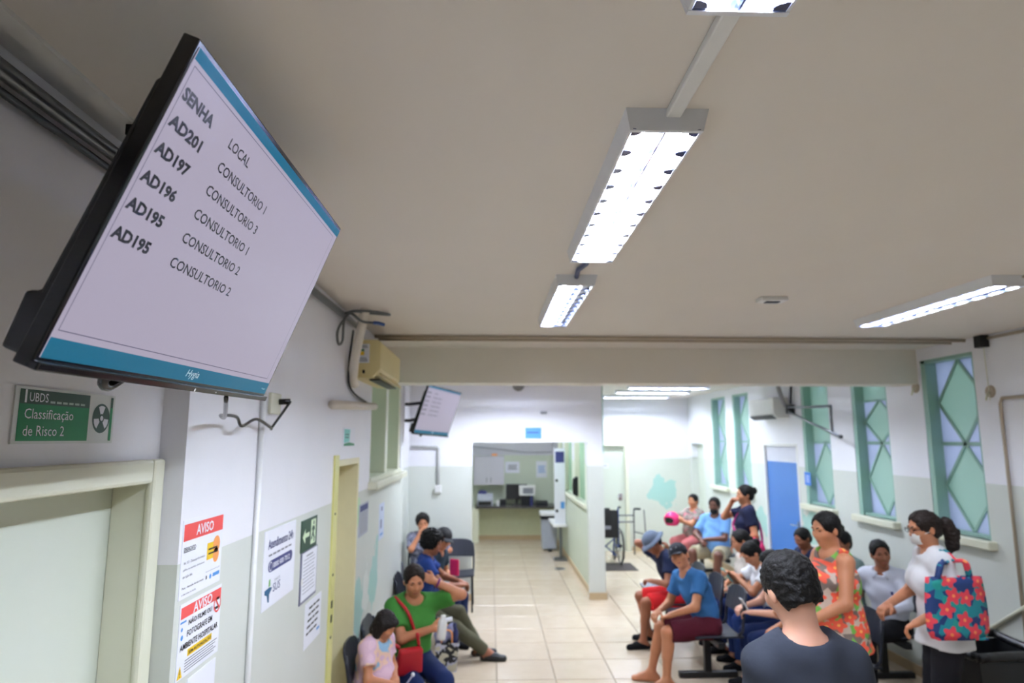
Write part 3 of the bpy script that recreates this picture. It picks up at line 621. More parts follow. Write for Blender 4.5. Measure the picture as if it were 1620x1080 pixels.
# upper AVISO
b = Board('notice', (-.94, 2.088, 1.665), UX, UZ, .302, .236, 'upper AVISO notice with red header and small orange picture', 'notice', m_paper, th=.002, group='AVISO notices')
b.rect('header_band', m_red, .02, .73, .99, .945); b.text('header_lettering', m_paper, 'AVISO', .30, .765, .43, .14, bold=.02)
b.text('lettering', m_ink, 'DESACATO', .04, .60, .27, .05, bold=.01); b.rect('lettering', m_ink, .04, .585, .31, .593)
b.text('small_lettering', m_ink, 'Art. 331 - Desacatar funcionário', .05, .435, .50, .035); b.text('small_lettering', m_ink, 'público no exercício da função ou', .05, .345, .50, .035); b.text('small_lettering', m_ink, 'em razão dela.', .05, .26, .22, .035)
b.text('small_lettering', m_ink, 'Pena - detenção de seis meses', .05, .115, .50, .035, bold=.01); b.text('small_lettering', m_ink, 'a dois anos, ou multa.', .05, .04, .33, .03)
b.rect('picture', m_yprint, .60, .37, .90, .60); b.disc('picture_hand', m_oprint, .84, .55, .028, 2); b.disc('picture_hand', m_oprint, .84, .40, .024, 2); b.lines('picture_lettering', m_ink, .63, .88, [.44, .50], .022, 3)
b.text('small_lettering', m_ink, 'Secretaria Municipal da Saúde', .60, .20, .36, .02); b.rect('logo', m_ink, .61, .11, .64, .16); b.disc('logo_blue', m_bprint, .73, .125, .008); b.rect('logo_blue', m_bprint, .79, .105, .97, .155); b.done()
# lower AVISO
b = Board('notice', (-.94, 2.106, 1.427), UX, UZ, .306, .222, 'lower AVISO notice forbidding filming and photographs', 'notice', m_paper, th=.002, group='AVISO notices')
b.rect('header_band', m_red, .02, .80, .99, .955); b.text('header_lettering', m_paper, 'AVISO', .29, .805, .46, .14, bold=.02)
for t, x, y, w_ in (('NÃO FILME OU', .20, .675, .56), ('FOTOGRAFE EM', .18, .525, .60), ('AMBIENTE HOSPITALAR', .04, .375, .90)): b.text('lettering', m_ink, t, x, y, w_, .085, bold=.015)
b.rect('yellow_strip', m_yprint, .22, .25, .80, .345); b.text('lettering', m_ink, 'SEM AUTORIZAÇÃO', .24, .265, .54, .065, 3, bold=.015)
b.lines('small_lettering', m_ink, .17, .95, [.205 - .036*i for i in range(5)], .010)
b.poly('warning_triangle', m_yprint, [(.02, .02), (.13, .02), (.075, .19)]); b.rect('warning_mark', m_ink, .068, .07, .082, .14, 2); b.rect('warning_mark', m_ink, .068, .04, .082, .055, 2)
for r0, r1 in ((.029, .023),):
    pts = [(.90 + r0/.306*math.cos(a), .74 + r0/.222*math.sin(a)) for a in np.linspace(0, 2*math.pi, 25)] + [(.90 + r1/.306*math.cos(a), .74 + r1/.222*math.sin(a)) for a in np.linspace(2*math.pi, 0, 25)]
    b.poly('forbidden_ring', m_red, pts, 2)
b.poly('forbidden_ring', m_red, [(.83, .82), (.85, .84), (.97, .66), (.95, .64)], 2); b.rect('camera_icon', m_ink, .84, .66, .93, .70, 1); b.rect('camera_icon', m_ink, .87, .79, .95, .83, 1); b.rect('logo_blue', m_bprint, .02, .74, .15, .765); b.disc('logo_blue', m_bprint, .06, .66, .006); b.disc('logo_blue', m_bprint, .07, .55, .008); b.done()
b = Board('notice', (-.94, 2.19, 1.12), UX, UZ, .21, .29, 'plain white paper at the lower picture edge under the AVISO notices', 'notice', m_paper, th=.002, group='AVISO notices')
b.lines('lettering', m_inkg, .1, .9, [.2, .3, .4, .5, .6], .02); b.done()
# health poster
b = Board('poster', (-.94, 2.838, 1.442), UX, UZ, .438, .322, 'white Atendimento 24h poster with dark blue phone band and health logo', 'poster', m_paper, th=.003)
b.text('lettering', m_navy, 'Atendimento 24h', .10, .755, .80, .125, bold=.01)
for i in range(6): b.rect('small_lettering', m_inkg, .13 + .125*i, .66, .23 + .125*i, .685)
pts = [(.22, .45)] + [(.20 - .07*math.cos(a), .525 - .075*math.sin(a)) for a in np.linspace(math.pi*.5, -math.pi*.5, 9)] + [(.86, .60)] + [(.84 + .06*math.cos(a), .525 + .075*math.sin(a)) for a in np.linspace(math.pi*.5, -math.pi*.5, 9)]
b.poly('phone_band', m_navy, pts); b.text('phone_lettering', m_paper, '0800 000 7012', .27, .485, .54, .075, 2, bold=.02); b.disc('phone_icon', m_paper, .20, .525, .020, 2); b.disc('phone_icon_disc', m_navy, .20, .525, .015, 3)
b.poly('logo_dark', mat('logo_teal', (30, 92, 130), .5, var=0), [(.06, .20), (.13, .17), (.16, .08), (.20, .07), (.20, .17), (.28, .24), (.20, .26), (.06, .25)]); b.poly('logo_light', mat('logo_green', (130, 190, 110), .5, var=0), [(.17, .27), (.22, .27), (.215, .36), (.175, .36)])
b.text('lettering', m_navy, 'SUS', .30, .17, .22, .11); b.text('small_lettering', m_inkg, 'LINHA DO', .33, .30, .18, .035)
b.done()
# exit sign
b = Board('exit_sign', (-.94, 3.372, 1.588), UX, UZ, .294, .155, 'green exit sign with white arrow and running figure', 'sign', m_dgreen, th=.004)
m_glow = mat('pale_green_print', (214, 232, 196), .5, var=0)
b.poly('arrow', m_glow, [(.08, .47), (.24, .72), (.24, .56), (.50, .56), (.50, .42), (.24, .42), (.24, .24)]); b.rect('doorway_panel', m_glow, .58, .12, .90, .92)
b.disc('running_figure', m_dgreen, .76, .80, .011, 2, 14); b.poly('running_figure', m_dgreen, [(.68, .70), (.80, .70), (.84, .55), (.80, .53), (.78, .60), (.77, .45), (.84, .30), (.82, .16), (.77, .17), (.78, .30), (.71, .40), (.67, .28), (.60, .26), (.60, .33), (.64, .36), (.69, .52), (.69, .62), (.65, .55), (.62, .58)], 2); b.done()
b = Board('framed_notice', (-.94, 3.388, 1.335), UX, UZ, .305, .25, 'framed printed sheet in a plastic holder just below the exit sign', 'notice', mat('holder_edge', (110, 112, 140), .3), th=.004)
b.rect('paper', m_paper, .06, .05, .97, .98); b.lines('lettering', m_inkg, .14, .88, list(np.linspace(.18, .82, 10)), .012, 2); b.rect('heading', m_inkg, .3, .88, .7, .905, 2); b.rect('tape', m_wht, .02, .38, .14, .50, 3); b.done()
b = Board('notice', (-.94, 3.512, 1.09), UX, UZ, .32, .222, 'crooked white paper with bold lines below the framed sheet', 'notice', m_paper, th=.002)
for i in range(5):
    x = .22 - .03*i
    for w_ in ((.22, .16, .20), (.14, .24, .18), (.26, .12, .22))[i % 3]: b.rect('lettering', m_ink, x, .82 - .135*i, x + w_, .82 - .135*i + .05); x += w_ + .035
b.rect('logo_blue', m_bprint, .74, .16, .92, .22); b.done()
b = Board('door_sign', (-.94, 4.22, 2.10), UX, UZ, .36, .125, 'small white and green sign above the yellow doorway', 'sign', m_paper, th=.004)
b.poly('green_wave', m_green, [(.05, .04), (.95, .04), (.95, .14), (.5, .22), (.05, .16)]); b.poly('aqua_print', mat('aqua_print', (130, 210, 200), .5, var=0), [(.06, .2), (.5, .25), (.55, .9), (.06, .9)]); b.lines('lettering', m_dgreen, .14, .46, [.45, .6], .05, 3); b.done()
b = Board('notice', (-.94, 4.83, 1.45), UX, UZ, .345, .23, 'grey framed notice with blue header beyond the yellow doorway', 'notice', mat('notice_grey', (176, 180, 192), .5), th=.004)
b.rect('header_band', m_navy, .06, .76, .94, .95); b.lines('lettering', m_inkg, .1, .9, list(np.linspace(.1, .68, 9)), .02, 2); b.done()
b = Board('notice', (-.94, 5.70, 1.30), UX, UZ, .26, .30, 'pale blue lettered paper strip on the left wall under the window', 'notice', mat('paper_blue', (206, 216, 236), .6), th=.002)
b.rect('logo_blue', m_navy, .4, .78, .6, .9); b.rect('logo_blue', m_bprint, .3, .3, .5, .55); b.rect('printed_line', m_bprint, .2, .1, .8, .16); b.done()
# far signs
b = Board('door_sign', (.46, 9.19, 2.155), (1,0,0), UZ, .25, .15, 'blue sign above the counter opening', 'sign', m_bprint, th=.004)
b.n = np.array([0, -1, 0]); b.lines('lettering', m_navy, .2, .86, [.5], .10); b.rect('white_edge', m_paper, 0, 0, .10, 1.0, 1); b.done()
b = Board('door_sign', (3.95, 8.22, 1.58), (0,-1,0), UZ, .16, .16, 'small blue notice on the right wall beside the blue door', 'sign', mat('notice_blue', (70, 130, 220), .5), th=.004)
b.lines('lettering', m_paper, .15, .85, [.25, .4, .55, .7], .04); b.done()
b = Board('door_sign', (1.98, 13.046, 1.585), (1,0,0), UZ, .36, .085, 'green and white sign on the far pale door', 'sign', m_paper, th=.003)
b.n = np.array([0, -1, 0]); b.rect('green_panel', m_green, .0, 0, .45, 1); b.lines('lettering', m_inkg, .52, .92, [.3, .55], .12); b.done()
# ------------------------------------------------------------------ conduit box in the far left corner
k = thing('cable_box', (-1.05, 7.55, 1.9), 'white electrical duct with black cables in the far left corner', 'cable duct')
MB().box((-1.12, 7.42, 2.02), (-1.06, 7.55, 2.65)).build('duct', m_wht, k, bevel=.006)
MB().tube([(-1.05, 7.62, 2.95), (-1.05, 7.62, 2.1), (-1.06, 7.55, 1.98)], .018, 8).build('pipe', m_wht, k, smooth=True)
for j in range(3): MB().tube(cat_rom([(-1.06, 7.5, 2.02), (-1.04 + .02*j, 7.45 - .05*j, 1.85), (-1.05, 7.5, 1.6 - .05*j), (-1.07, 7.3 - .1*j, 1.45)], 5), .010, 6).build('cable', m_dark, k, smooth=True)
MB().box((-1.12, 7.22, .1), (-1.09, 7.28, 1.47)).build('lower_duct', m_cream, k)
k = thing('wall_pipe', (-.95, 9.1, 1.3), 'thin grey frame and pipe on the far left wall under the distant television', 'pipe')
MB().tube([(-1.10, 9.17, 2.04), (-.74, 9.17, 2.04), (-.72, 9.17, 2.02), (-.72, 9.17, 1.45)], .022, 8).build('pipe', mat('duct_grey', (190, 192, 190), .5), k, smooth=True); MB().box((-.76, 9.13, 1.42), (-.67, 9.19, 1.52)).build('socket_box', m_wht, k, bevel=.006)

# ------------------------------------------------------------------ kitchen / counter room
m_count = mat('dark_granite', (74, 70, 68), .25, var=.3, scale=60)
k = thing('service_counter', (.6, 14.2, 0), 'pale service counter with dark granite top', 'counter')
MB().box((-.42, 14.12, 0), (-.24, 14.745, .70)).build('side_pier', m_cream, k); MB().box((-.24, 14.55, 0), (1.395, 14.745, .70)).build('back_panel', mat('counter_green', (214, 216, 180), .5), k); MB().box((-.30, 14.08, .70), (1.395, 14.745, .74)).build('top', m_count, k, bevel=.005); MB().box((-.24, 14.53, 0), (1.40, 14.55, .09)).build('plinth', m_tan, k)
k = thing('wall_cabinet', (-.02, 14.6, 1.16), 'light grey two-door wall cabinet above the counter', 'cabinet')
m_cab = mat('cabinet_grey', (196, 194, 202), .45, var=.02)
MB().box((-.36, 14.45, 1.16), (.30, 14.75, 1.78)).build('body', m_cab, k)
for a, b_ in ((-.355, -.035), (-.025, .295)):
    d = MB().box((a, 14.43, 1.165), (b_, 14.45, 1.775)).build('door', m_cab, k, bevel=.003); MB().box((b_ - .05 if a < -.2 else a + .03, 14.42, 1.22), (b_ - .035 if a < -.2 else a + .045, 14.43, 1.32)).build('handle', m_grey, d)
o = MB().obox((.09, 14.58, 1.80), (.12, .08, .05), (1,0,0), (0,1,0), (0,0,1)).build('yellow_box', m_oprint, bevel=.01); tag(o, 'small orange box lying on top of the wall cabinet', 'box')
for (x, z, w_, h_, lb, pic) in ((.33, 1.40, .32, .25, 'landscape white notice beside the wall cabinet', True), (1.02, 1.30, .24, .36, 'portrait cream notice on the kitchen wall near the corner', False)):
    b = Board('notice', (x, 14.75, z), (1,0,0), UZ, w_, h_, lb, 'notice', m_paper, th=.003, group='kitchen notices')
    b.n = np.array([0, -1, 0]); b.lines('lettering', m_ink if pic else m_bprint, .2, .85, [.3, .42, .54, .66], .05, 2); b.done()
o = MB().tube(cat_rom([(-.4, 14.73, 1.98), (.1, 14.73, 1.93), (.8, 14.73, 1.85), (1.38, 14.73, 1.86)], 5), .008, 6).build('wall_cable', m_inkg, smooth=True); tag(o, 'thin cable drooping across the kitchen wall', 'cable')
k = thing('computer_monitor', (.62, 14.45, .74), 'black computer monitor on the granite counter', 'monitor')
MB().box((.34, 14.42, .86), (.80, 14.46, 1.18)).build('screen', m_blk, k, bevel=.006); MB().box((.55, 14.42, .76), (.60, 14.46, .88)).build('neck', m_blk, k); MB().box((.46, 14.36, .74), (.69, 14.54, .76)).build('foot', m_blk, k, bevel=.004)
k = thing('microwave', (.85, 14.3, .86), 'white microwave with grey window beside the black monitor', 'microwave')
MB().box((.62, 14.26, .95), (.97, 14.40, 1.16)).build('case', m_wht, k, bevel=.006); MB().box((.70, 14.25, .99), (.92, 14.262, 1.11)).build('window', m_inkg, k); MB().box((.66, 14.3, .74), (.93, 14.4, .95)).build('stand', m_dark, k)
k = thing('printer', (-.15, 14.4, .74), 'grey and black printer at the left end of the counter', 'printer')
MB().prism([(-.28, 14.2, .74), (-.28, 14.2, .88), (-.28, 14.32, .98), (-.28, 14.58, .98), (-.28, 14.58, .74)], (.34, 0, 0)).build('body', mat('printer_grey', (176, 180, 190), .5), k, bevel=.01); MB().box((-.25, 14.18, .76), (.02, 14.22, .84)).build('paper_tray', m_blk, k); MB().ell((-.17, 14.45, 1.0), (.10, .10, .05)).build('top_cover', m_navy, k, smooth=True)
for i, (x, wd, h_, mt, nm, lb) in enumerate(((.16, .08, .12, m_wht, 'cup', 'white cup on the counter beside the printer'), (.27, .14, .13, m_dark, 'telephone', 'dark desk telephone on the counter left of the monitor'), (.88, .06, .20, m_navy, 'bottle', 'dark blue bottle on the counter by the monitor foot'), (1.10, .26, .10, m_dark, 'tray', 'flat dark tray at the right end of the counter'))):
    o = (MB().lathe((x, 14.25, .74), [(wd*.45, 0), (wd*.5, h_*.6), (wd*.3, h_*.85), (wd*.28, h_)], 14) if nm in ('cup', 'bottle') else MB().prism([(x - wd/2, 14.2, .74), (x - wd/2, 14.2, .74 + h_*.6), (x - wd/2, 14.35, .74 + h_), (x - wd/2, 14.35, .74)], (wd, 0, 0))).build(nm, mt, bevel=0); tag(o, lb, nm)
o = None
k = thing('waste_bin', (1.15, 13.2, 0), 'grey pedal waste bin with white lid beside the corridor wall', 'bin')
MB().prism([(1.02, 13.05, .03), (1.30, 13.05, .03), (1.32, 13.05, .62), (1.0, 13.05, .62)], (0, .32, 0)).build('body', mat('bin_grey', (172, 178, 190), .45), k, bevel=.02); MB().box((.98, 13.02, .66), (1.34, 13.4, .74)).build('lid', m_wht, k, bevel=.02); MB().box((.99, 13.03, .60), (1.33, 13.39, .66)).build('liner_rim', m_dark, k); MB().box((1.12, 12.98, .0), (1.20, 13.06, .04)).build('pedal', m_blk, k)
k = thing('information_totem', (1.22, 12.2, 0), 'tall narrow white standing panel with blue header by the corridor wall', 'totem')
MB().box((1.17, 12.1, .62), (1.37, 12.16, 1.98)).build('panel', m_paper, k, bevel=.006); MB().box((1.19, 12.093, 1.72), (1.35, 12.10, 1.92)).build('header', m_navy, k)
for z in (1.40, .86): MB().cyl((1.21, 12.10, z), (1.21, 12.08, z), .025).build('dispenser_knob', m_dark, k)
MB().box((1.28, 12.093, .90), (1.35, 12.10, 1.02)).build('label_patch', m_bprint, k); MB().box((1.25, 12.1, 0), (1.30, 12.16, .62)).build('post', m_grey, k); MB().box((1.15, 12.0, 0), (1.38, 12.26, .03)).build('base', m_grey, k)
o = MB().box((1.13, 12.0, .58), (1.385, 13.0, .63)).build('wall_shelf', m_wht, bevel=.01); tag(o, 'white shelf ledge on the corridor wall behind the totem', 'shelf')
for y, lb in ((10.6, 'dark wall telephone on the corridor wall nearest the opening'), (12.6, 'dark wall telephone deeper along the corridor wall')):
    k = thing('wall_telephone', (1.38, y, 1.42), lb, 'telephone', 'wall telephones'); MB().box((1.35, y - .05, 1.25), (1.40, y + .05, 1.55)).build('body', m_dark, k, bevel=.01); MB().tube([(1.335, y - .02, 1.27), (1.325, y - .02, 1.4), (1.335, y - .02, 1.53)], .018, 8).build('handset', m_blk, k, smooth=True)
o = MB().lathe((1.17, 11.3, .001), [(.09, 0), (.09, .004)], 16).build('floor_drain', m_grey); tag(o, 'small round metal drain in the corridor floor', 'drain')

# ------------------------------------------------------------------ chairs
m_shell = mat('navy_black_plastic', (34, 38, 50), .42, var=.12)
def shell_parts(parent, c, f, S=.45, back=True):
    """plastic seat and backrest; c = seat centre on floor, f = facing unit vector"""
    c = np.array([c[0], c[1], 0.]); f = np.array([f[0], f[1], 0.]); r = np.array([f[1], -f[0], 0.]); k = np.array([0, 0, 1.])
    P = lambda x, y, z: c + r*x + f*y + k*z
    g = [[P(x*.22, y*.21, S + .012*abs(x)**2*1.5 - .012 - (.02*(y - .6)**2/.16*.3 if y > .6 else 0)) for x in np.linspace(-1, 1, 7)] for y in np.linspace(-1, 1, 7)]
    MB().sheet(g, -.018).build('seat', m_shell, parent, smooth=False, bevel=.004)
    g = []
    for t in np.linspace(0, 1, 6):
        wd = .215 * (1 - .10*t*t) ; g.append([P(x*wd*(1 - .12*max(0, t - .7)/.3*abs(x)), -.20 - .06*t - .018*(1 - x*x), S + .16 + .22*t - .025*abs(x)**3*max(0, t - .6)/.4) for x in np.linspace(-1, 1, 7)])
    MB().sheet(g, .016).build('backrest', m_shell, parent, bevel=.004)
    for s in (-1, 1): MB().tube([P(s*.20, -.16, S - .01), P(s*.205, -.205, S + .04), P(s*.205, -.225, S + .20), P(s*.19, -.25, S + .33)], .013, 6).build('back_upright', m_shell, parent, smooth=True)
    return P
def chair(c, f, label):
    r = thing('chair', (c[0], c[1], 0), label, 'chair', 'black plastic chairs')
    P = shell_parts(r, c, f)
    for s in (-1, 1):
        MB().tube([P(s*.19, .17, .44), P(s*.20, .20, 0)], .012, 6).build('leg', m_dark, r); MB().tube([P(s*.19, -.16, .44), P(s*.20, -.22, 0)], .012, 6).build('leg', m_dark, r)
        MB().tube([P(s*.19, -.16, .425), P(s*.19, .17, .425)], .012, 6).build('side_rail', m_dark, r)
    MB().tube([P(-.19, .15, .425), P(.19, .15, .425)], .012, 6).build('cross_rail', m_dark, r)
    return r
chair((-.42, 8.78), (0, -1), 'empty black plastic chair against the far partition wall')
chair((-.86, 8.70), (0, -1), 'black chair in the far left corner under the woman in grey print')
chair((-.665, 4.62), (1, 0), 'black chair under the little girl by the left wall')
chair((-.665, 5.20), (1, 0), 'black chair under the woman in green')
chair((-.665, 6.82), (1, 0), 'black chair under the person in the blue shirt by the left wall')
chair((-.74, 7.45), (1, 0), 'black chair under the person in the dark cap by the left wall')
def bench(x, ys, f, legs, label):
    y0, y1 = min(ys), max(ys); r = thing('waiting_bench', (x, (y0 + y1)/2, 0), label, 'bench', 'black waiting benches')
    for y in ys: shell_parts(r, (x, y), f)
    MB().box((x - .03, y0 - .25, .36), (x + .03, y1 + .25, .41)).build('beam', m_dark, r, bevel=.004)
    for y in legs:
        MB().box((x - .03, y - .025, .05), (x + .03, y + .025, .36)).build('leg', m_blk, r); MB().box((x - .27, y - .03, 0), (x + .27, y + .03, .05)).build('foot_bar', m_blk, r, bevel=.006)
bench(2.0, [6.12, 6.68, 7.25, 7.85], (-1, 0), [6.28, 7.6], 'black waiting bench in the middle of the room under the two capped men')
bench(2.74, [5.32, 5.88, 6.46, 7.02], (-1, 0), [5.6, 6.7], 'black waiting bench holding the row of women with phones')
bench(3.60, [6.05, 6.65, 7.25], (-1, 0), [6.2, 7.1], 'black waiting bench along the right wall under the windows')
bench(3.48, [10.0, 10.62, 11.2], (-1, 0), [10.2, 11.0], 'far black waiting bench on the right under the man in light blue')

# ------------------------------------------------------------------ black rubbish bin, right foreground
k = thing('rubbish_bin', (3.56, 4.82, 0), 'large black rubbish bin with liner beside the woman with the tote bag', 'bin')
def ring(x0, x1, y0, y1, z): return [(x0,y0,z),(x1,y0,z),(x1,y1,z),(x0,y1,z)]
def frustum(mb, a, b):
    return mb.add(a + b, [(0,1,5,4),(1,2,6,5),(2,3,7,6),(3,0,4,7)])
mb = MB(); frustum(mb, ring(3.38, 3.74, 4.62, 5.02, 0), ring(3.30, 3.82, 4.55, 5.09, .66)); frustum(mb, ring(3.81, 3.31, 4.56, 5.08, .66), ring(3.73, 3.39, 4.63, 5.01, .02)); mb.add(ring(3.38, 3.74, 4.62, 5.02, .02), [(0,1,2,3)]); mb.build('body', m_blk, k)
mb = MB()
for i in range(4):
    q = ring(3.29, 3.83, 4.54, 5.10, .69); mb.tube(cat_rom([q[i], tuple((np.array(q[i]) + q[(i+1) % 4])/2 + np.array([0, 0, .012*(-1)**i])), q[(i+1) % 4]], 4), .032, 8)
mb.build('liner_rim', mat('bin_liner', (26, 26, 28), .3, bump=.6, bscale=20), k, smooth=True)
k = thing('shopping_bag', (3.30, 4.12, 0), 'maroon patterned bag at the bottom right corner of the picture', 'bag')
m_maroon = blotchmat('maroon_cloth', [(112, 52, 48), (60, 40, 60), (150, 80, 70)], 22)
mb = MB(); frustum(mb, ring(3.16, 3.46, 4.04, 4.22, 0), ring(3.12, 3.50, 4.02, 4.24, .55)); mb.add(ring(3.16, 3.46, 4.04, 4.22, 0), [(3,2,1,0)]); mb.add(ring(3.12, 3.50, 4.02, 4.24, .55), [(0,1,2,3)]); mb.build('body', m_maroon, k, bevel=.02)
MB().ell((3.31, 4.13, .56), (.15, .09, .06)).build('contents', blotchmat('maroon_bundle', [(90, 40, 44), (40, 34, 60), (170, 150, 150)], 14), k, smooth=True)
for y in (4.03, 4.23): MB().tube(cat_rom([(3.22, y, .52), (3.25, y, .60), (3.37, y, .60), (3.40, y, .52)], 4), .010, 6).build('handle', m_maroon, k, smooth=True)

# ------------------------------------------------------------------ wheelchair, mat, walker in the far hall
o = MB().box((1.65, 11.1, .0), (2.45, 11.75, .012)).build('floor_mat', mat('dark_mat', (66, 60, 58), .9)); tag(o, 'dark rubber mat under the wheelchair', 'mat')
k = thing('wheelchair', (2.0, 11.6, .012), 'folding wheelchair with black fabric and blue frame by the far door', 'wheelchair')
zb = .012; m_bframe = mat('blue_frame', (34, 70, 150), .35)
for xs in (1.78, 2.26):
    cw = (xs, 11.65, zb + .30); pts = [(xs, 11.65 + .29*math.cos(a), zb + .30 + .29*math.sin(a)) for a in np.linspace(0, 2*math.pi, 29)[:-1]]
    wh = MB().tube(pts, .013, 6, closed=True).build('wheel', m_blk, k, smooth=True)
    pts = [(xs + (.03 if xs > 2 else -.03), 11.65 + .25*math.cos(a), zb + .30 + .25*math.sin(a)) for a in np.linspace(0, 2*math.pi, 25)[:-1]]
    MB().tube(pts, .008, 6, closed=True).build('push_rim', m_steel, wh)
    for a in np.linspace(0, 2*math.pi, 11)[:-1]: MB().tube([cw, (xs, 11.65 + .28*math.cos(a), zb + .30 + .28*math.sin(a))], .003, 4).build('spoke', m_steel, wh)
    MB().cyl((xs - .03, 11.65, zb + .3), (xs + .03, 11.65, zb + .3), .03).build('hub', m_dark, wh)
    xi = 1.83 if xs < 2 else 2.21
    MB().tube([(xi, 11.42, zb + .98), (xi, 11.50, zb + .95), (xi, 11.52, zb + .3), (xi, 11.95, zb + .3), (xi, 12.05, zb + .08)], .014, 8).build('side_frame', m_bframe, k, smooth=True)
    MB().tube([(xi, 11.52, zb + .68), (xi, 11.9, zb + .68), (xi, 11.93, zb + .3)], .014, 8).build('arm_frame', m_bframe, k, smooth=True)
    MB().box((xi - .03, 11.55, zb + .69), (xi + .03, 11.88, zb + .72)).build('armrest', m_blk, k, bevel=.006)
    MB().tube([(xi, 11.40, zb + .985), (xi, 11.32, zb + .985)], .018, 8).build('push_handle', m_blk, k)
    MB().tube([(xi, 11.98 + .08*math.cos(a), zb + .09 + .08*math.sin(a)) for a in np.linspace(0, 2*math.pi, 17)[:-1]], .012, 6, closed=True).build('caster', m_blk, k)
MB().sheet([[(x, 11.50 + .03*(1 - ((x - 2.02)/.19)**2), z) for x in np.linspace(1.83, 2.21, 7)] for z in np.linspace(zb + .46, zb + .92, 4)], .01).build('backrest', m_blk, k)
MB().box((1.84, 11.52, zb + .45), (2.20, 11.92, zb + .48)).build('seat', m_blk, k, bevel=.006)
MB().box((1.93, 11.488, zb + .60), (2.08, 11.496, zb + .66)).build('label_patch', m_inkg, k)
for s in (0, 1): MB().tube([(1.83 + .38*s, 11.7, zb + .45), (2.21 - .38*s, 11.75, zb + .12)], .011, 6).build('cross_brace', m_bframe, k)
k = thing('walking_frame', (2.4, 12.6, 0), 'grey metal walking frame behind the wheelchair', 'walker')
m_wk = mat('walker_metal', (92, 94, 98), .35, metal=.7)
for x in (2.14, 2.72):
    MB().tube(cat_rom([(x, 12.62, 0), (x, 12.60, .5), (x, 12.58, .80), (x, 12.52, .84), (x + .01, 12.44, .84)], 4), .013, 8).build('leg', m_wk, k, smooth=True); MB().tube([(x + .17, 12.30, 0), (x + .15, 12.40, .84)], .011, 8).build('leg', m_wk, k); MB().tube([(x, 12.60, .42), (x + .16, 12.36, .40)], .010, 6).build('side_brace', m_wk, k)
    MB().tube([(x - .02, 12.50, .848), (x + .10, 12.46, .85)], .02, 8).build('hand_grip', m_dark, k)
for z in (.72, .60): MB().tube([(2.14, 12.6, z), (2.72, 12.6, z)], .014, 8).build('cross_bar', m_wk, k)
